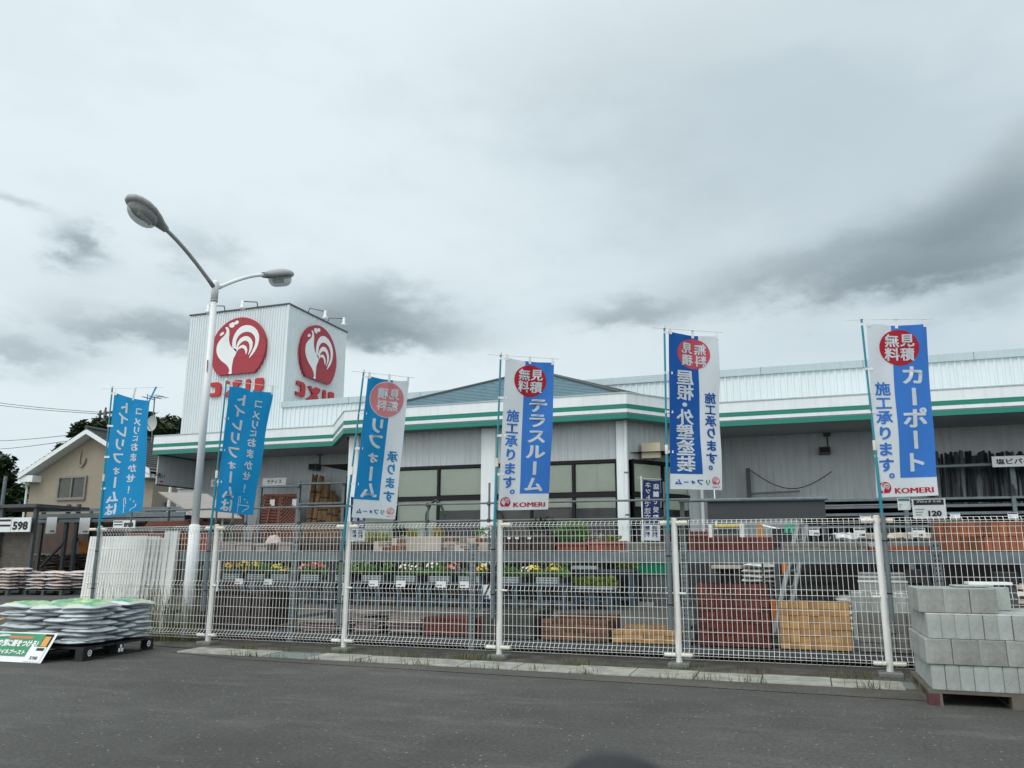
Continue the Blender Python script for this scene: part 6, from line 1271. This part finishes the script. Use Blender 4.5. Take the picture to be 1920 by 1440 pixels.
for i, (px0, px1, y0p) in enumerate(((1596, 1622, 1110), (1634, 1662, 1112), (1672, 1702, 1112))): gbox('pale_block', px0, y0p, px1, 1150, 12.6, .3, block_pale, ['pale block on the ground, left of three, behind the right post', 'pale block on the ground, middle of three, behind the right post', 'pale block on the ground, right of three, behind the right post'][i], 'block')
gbox('dark_filler_block', 1284, 1050, 1332, 1100, 20.2, .6, black_plastic, 'black block added to darken the foot of the grey pier behind the fourth post', 'crate')  # added black block, there only to darken the pale foot of the pier
cr = gbox('crate_stack', 1462, 1058, 1572, 1112, 14.2, .8, black_plastic, 'black crate block behind the aluminium ladder', 'crate')
b = MB(); a, c = pY(1462, 1058, 14.2), pY(1572, 1112, 14.2)
for k in range(6): z = .06+k*(a.z-.06)/6; b.box((a.x-.012, 14.185, z), (c.x+.012, 14.1985, z+.05), frame_dark)
b.build('rib', cr)
bagpile('white', (pY(1572, 1100, 13.6).x, 13.6, .02), 0, 1, 2, 6, .085, 'white and black sack in the narrow pile beside the black crate', 'white and black sacks', 0, bw=.55)
bagpile('white', (pY(1392, 1070, 15.5).x, 15.5, .50), 0, 2, 2, 6, .085, 'white shiny sack in the pile above the dark red brick stack', 'white shiny sacks', 0, bw=.6)
gbox('sack_stand', 1394, 1094, 1450, 1110, 15.45, .95, galv_dark, 'low dark stand under the white shiny sacks', 'stand')
bagpile('pink', (pY(1652, 1100, 14.8).x, 14.8, .02), 0, 2, 2, 7, .085, 'reddish white sack in the pile right of the rightmost post', 'reddish white sacks', 0, bw=.5)
bagpile('tan', (pY(1788, 1110, 13.8).x, 13.8, .02), 0, 2, 2, 7, .088, 'cream sack in the pile behind the concrete blocks', 'cream sacks behind the concrete blocks', 0, bw=.55)
bagpile('tan', (pY(1880, 1110, 14.4).x, 14.4, .02), 0, 2, 2, 8, .088, 'cream and red sack at the right edge behind the concrete blocks', 'cream sacks at the right edge', 0, bw=.55)
gbox('black_bin', 1705, 1068, 1745, 1095, 13.2, .6, black_plastic, 'black bin left of the rack upright behind the concrete blocks', 'bin', 'px'); gbox('bin_stand', 1708, 1096, 1742, 1130, 13.25, .5, galv_dark, 'grey stand under the black bin by the rack upright', 'stand')
gbox('black_bin', 1872, 1073, 1912, 1096, 13.0, .5, black_plastic, 'black bin near the right edge above the concrete blocks', 'bin', 'px'); gbox('bin_stand', 1874, 1097, 1910, 1130, 13.05, .4, galv_dark, 'grey stand under the black bin near the right edge', 'stand')
gbox('white_bench', 1333, 1060, 1390, 1067, 16.5, .5, cream, 'white bench top behind the dark red brick stack', 'bench', 'px'); b = MB(); a, c = pY(1340, 1070, 16.6), pY(1395, 1070, 16.6); b.box((a.x, 16.6, 0), (a.x+.1, 16.9, a.z+.02), black_plastic); b.box((a.x+.35, 16.6, 0), (c.x-.1, 16.9, a.z+.02), black_plastic); tag(b.build('bench_stand', None, loc=(a.x, 16.6, 0)), 'dark stand under the white bench top', 'stand')
for i, (px0, py0, px1, py1, mm) in enumerate(((1328, 983, 1336, 1010, sign_white), (1338, 992, 1384, 1008, galv_dark), (1386, 982, 1396, 1012, sign_white))): gbox('display_case', px0, py0, px1, py1, 17.0, .3, mm, ['left white end of the tool display behind the brick row', 'dark middle of the tool display with yellow handles behind the brick row', 'right white end of the tool display behind the brick row'][i], 'display', 'px')
b = MB(); a = pY(1338, 987, 16.95)
for k in range(6): x = pY(1341+k*7.5, 987, 16.95).x; b.tube([(x, 16.95, a.z), (x+.07, 16.95, a.z)], .03, petal_y, 6)
tag(b.build('tool_handles', None, loc=a), 'row of yellow tool handles above the brick row', 'tools')
b = MB(); a, c = pY(1326, 1010, 17.0), pY(1398, 1010, 17.0); b.box((a.x, 17.0, 0), (c.x, 17.35, a.z-.0), galv_dark); tag(b.build('low_cabinet', None, loc=(a.x, 17, 0)), 'grey base cabinet under the tool display', 'cabinet')
t = thing('broom', pY(1426, 984, 15.0), 'orange headed broom with a white shaft lying above the brick row', 'broom'); b = MB(); b.tube([pY(1428, 985, 15.0), pY(1464, 993, 14.8)], .018, sign_white, 6); b.build('shaft', t); b = MB(); a = pY(1425, 985, 15.0); b.hexa([(a.x-.07, 14.96, a.z-.30), (a.x+.07, 14.96, a.z-.30), (a.x+.07, 15.04, a.z-.30), (a.x-.07, 15.04, a.z-.30), (a.x-.03, 14.97, a.z+.03), (a.x+.04, 14.97, a.z+.03), (a.x+.04, 15.03, a.z+.03), (a.x-.03, 15.03, a.z+.03)], mat('broom_orange', (.45, .20, .05), .7, .2, 9)); b.tube([(a.x, 15, 0), (a.x, 15, a.z-.29)], .02, galv_dark, 6); b.build('head', t)
gbox('black_tub', 1447, 991, 1500, 1022, 14.6, .5, black_plastic, 'big black tub behind the low grey block row', 'tub', 'px'); gbox('tub_stand', 1450, 1023, 1497, 1100, 14.65, .4, galv_dark, 'dark stand under the big black tub', 'stand')
for i, px in enumerate((1473, 1483)): b = MB(); a = pY(px, 981, 14.55); b.slab([(a.x-.04, 14.55, a.z-.16), (a.x+.03, 14.55, a.z-.16), (a.x+.06, 14.55, a.z+.03), (a.x+.01, 14.55, a.z+.03)], (0, .03, 0), mat('green_handle', (.01, .30, .18), .4, .1, 4)); b.tube([(a.x, 14.57, a.z-.15), (a.x-.02, 14.57, pY(1450, 991, 14.6).z+.02)], .012, galv, 5); tag(b.build('hand_fork', None, loc=a), ['left green handle standing out of the big black tub', 'right green handle standing out of the big black tub'][i], 'handle')
for i, (px0, px1) in enumerate(((1508, 1520), (1525, 1537), (1544, 1556), (1558, 1567))): gbox('black_pot', px0, 1001, px1, 1015, 13.4, .25, black_plastic, ['first black planter box on the far counter behind the grey blocks', 'second black planter box on the far counter behind the grey blocks', 'third black planter box on the far counter behind the grey blocks', 'fourth black planter box on the far counter behind the grey blocks'][i], 'planter box', 'px')
gbox('far_counter', 1500, 1016, 1748, 1024, 13.3, .9, galv, 'long grey counter behind the grey blocks and orange bricks', 'counter', 'px')
for i, (px, mm) in enumerate(((1578, 'w'), (1592, 'w'), (1640, 't'), (1690, 't'), (1700, 't'), (1742, 't'))): o = put('filled_sack', bagm['white' if mm == 'w' else 'tan'][i % 2], (pY(px, 1012, 13.5).x, 13.7, pY(px, 1016, 13.3).z+.012), ['first', 'second', 'third', 'fourth', 'fifth', 'sixth'][i]+' small sack from the left on the far grey counter', 'sack', 'small sacks on the far counter', .3*i); o.scale = (.5, .6, 1.6)
for i, (px0, px1) in enumerate(((1568, 1588), (1660, 1684))): gbox('black_box', px0, 990, px1, 1010, 13.9, .3, black_plastic, ['black box at the left on the far grey counter', 'black box right of the rightmost post on the far counter'][i], 'box', 'px')
for (a0, b0, c0, d0, num, lb, stx) in ((1516, 990, 1537, 1004, '598', 'small white price card above the black planter boxes', 1), (1600, 990, 1624, 1007, '548', 'small white price card left of the rightmost fence post', 1), (1710, 990, 1736, 1007, '1130', 'small white price card right of the rightmost fence post', 1), (1612, 966, 1634, 974, None, 'white card just above the fence left of the rightmost post', 1)): price(a0, b0, c0, d0, 13.25 if b0 > 980 else 18.9, lb, None, num, galv_dark, pY(1600, 1016, 13.3).z if b0 > 980 else 0)
for (a0, b0, c0, d0, num, lb) in ((1781, 962, 1801, 972, None, 'pale blue price card on the shelving right of the 120 sign'), (1889, 961, 1910, 972, None, 'dark blue and white price card on the shelving at the right edge')): price(a0, b0, c0, d0, SHY-.07, lb, None, num, mat('card_blue', (.15, .35, .42), .5, .1, 4) if a0 < 1800 else navy)
ld = thing('aluminium_ladder', pY(1445, 1148, 11.3), 'aluminium folding ladder with orange feet behind the sand coloured stack', 'ladder'); om = mat('ladder_orange', (.55, .16, .03), .5, .1, 5); al = mat('aluminium', (.20, .215, .22), .45, .15, 6, metal=.5)
A0, A1 = pY(1445, 1150, 11.2), pY(1496, 985, 12.4); A0.z = .1; m_ = MB(); m_.tube([A0, A1], .035, al, 6); A2, A3 = A0+Vector((.15, .22, 0)), A1+Vector((.12, .2, 0)); m_.tube([A2, A3], .035, al, 6); m_.build('side_rail', ld); m_ = MB()
for k in range(1, 7): m_.tube([A0.lerp(A1, k/7), A2.lerp(A3, k/7)], .018, al, 6)
m_.build('rung', ld); m_ = MB()
for p in (A0, A2): m_.box((p.x-.05, p.y-.06, 0), (p.x+.05, p.y+.06, .14), om)
q = A0.lerp(A1, .62); m_.box((q.x-.09, q.y-.06, q.z-.12), (q.x-.02, q.y, q.z+.10), om); q = A0.lerp(A1, .22); m_.box((q.x-.12, q.y-.07, q.z-.16), (q.x-.03, q.y, q.z+.16), om); m_.build('foot', ld); m_ = MB(); m_.tube([A0.lerp(A1, .45), A0.lerp(A1, .45)+Vector((.35, .5, -.45))], .018, al, 6); m_.build('strut', ld)
# small navy banners near the entrance
def navyflag(pole, tl, tr, br, bl, Y, label, seed, cols, foot):
    top = pY(*pole, Y); root = thing('nobori_flag', (top.x, Y, 0), label, 'banner', 'navy banners by the entrance'); b = MB(); b.tube([(top.x, Y, 0), top], .018, plastic_white, 7); b.build('pole', root); b = MB(); b.box((top.x-.25, Y-.22, 0), (top.x+.25, Y+.22, .10), block_pale); b.build('base', root)
    cl = Cloth(pY(*tl, Y), pY(*tr, Y+.15), pY(*br, Y+.15), pY(*bl, Y), .02, seed); b = MB(); patch(b, cl, 0, 1, 0, .74, .0, c_navy, 6, 20); patch(b, cl, 0, 1, .74, 1, .0, c_white, 6, 8)
    for tx, u, v0, v1, w, h in cols: letters(b, cl, [(ch, u, v0+(v1-v0)*i/(len(tx)-1), w, h) for i, ch in enumerate(tx)], .006, c_white, True, .03)
    letters(b, cl, [('送', .70, .80, .30, .085), ('料', .70, .90, .30, .085), ('無', .30, .80, .30, .085), ('料', .30, .90, .30, .085)], .006, c_navy, True, .03); b.build('cloth', root, True); b = MB(); d = (cl(1, 0)-cl(0, 0)); b.tube([cl(0, 0)-d*.35+Vector((0, 0, .03)), cl(1, 0)+d*.08+Vector((0, 0, .03))], .006, plastic_white, 5); b.build('crossbar', root)
navyflag((1202, 893), (1206, 899), (1238, 901), (1238, 1014), (1202, 1013), 19.9, 'navy banner with mirrored white lettering right of the entrance column', 1, [('ネットで注文', .30, .08, .62, .36, .095), ('店舗で受取', .76, .10, .62, .30, .095)], 0)
navyflag((655, 925), (658, 931), (684, 933), (684, 1014), (656, 1013), 19.9, 'navy banner half hidden behind the pink disc banner', 2, [('ネットで注文', .30, .08, .62, .36, .095), ('店舗で受取', .76, .10, .62, .30, .095)], 0)
p = pY(870, 950, 18.9); b = MB(); gp = mat('green_hoop', (.015, .05, .035), .5, .1, 5)
x0, x1 = pY(800, 960, 18.9).x, pY(833, 960, 18.9).x; zt = pY(817, 938, 18.9).z; b.tube([(x0, 18.9, 0), (x0, 18.9, zt-.35), (x0+.1, 18.9, zt-.1), ((x0+x1)/2, 18.9, zt), (x1-.1, 18.9, zt-.1), (x1, 18.9, zt-.35), (x1, 18.9, 0)], .035, gp, 7); tag(b.build('garden_arch', None, loc=(x0, 18.9, 0)), 'dark green hooped garden arch in front of the entrance windows', 'garden arch')

wl2 = thing('wall_bracket', (pY(1402, 900, 24.9).x, 24.9, 2.6), 'grey slotted upright with a sagging cable on the right wall', 'bracket'); b = MB(); p, q = pY(1402, 878, 24.9), pY(1402, 942, 24.9); b.box((p.x-.06, 24.86, q.z), (p.x+.06, 24.98, p.z), galv_dark); b.build('upright', wl2); b = MB(); e = pY(1560, 884, 24.9); b.tube([p.lerp(e, t)-Vector((0, 0, .55*math.sin(math.pi*t))) for t in [k/12 for k in range(13)]], .014, frame_dark, 5); b.build('cable', wl2); b = MB(); b.tube([pY(1402, 926, 24.9), pY(1500, 921, 24.9)], .03, galv, 6); b.build('rail', wl2)
# the dark out-of-focus bump of the car dashboard at the lower edge
dm = mat('dashboard_black', (.012, .014, .016), .7, .1, 20); b = MB(); c = Vector((0, 0, CH))+ray(1178, 1520).normalized()*.22; n = 20; vs = []; fs = []
lat = CR.copy(); lat.z = 0; lat.normalize(); fw = Vector((-lat.y, lat.x, 0))
for i in range(8):
    t = i/7; h = math.sin(t*math.pi/2); w = math.cos(t*math.pi/2)**.7
    for k in range(n): a = 6.2832*k/n; vs.append(c+lat*(.017*w*math.cos(a)*(1+.25*(math.cos(a) < 0)))+fw*(.012*w*math.sin(a))+Vector((0, 0, -.012+.0245*h*(1-.12*math.cos(a)*w))))
for i in range(7):
    for k in range(n): fs.append((i*n+k, i*n+(k+1) % n, (i+1)*n+(k+1) % n, (i+1)*n+k))
fs += [tuple(range(n-1, -1, -1)), tuple(range(7*n, 8*n))]
b.add(vs, fs, dm); tag(b.build('dashboard_mount', None, True, loc=c), 'blurred dark bump of the car dashboard at the bottom edge', 'dashboard')
cam.dof.use_dof = True; cam.dof.focus_distance = 13.0; cam.dof.aperture_fstop = cam.lens/2.6
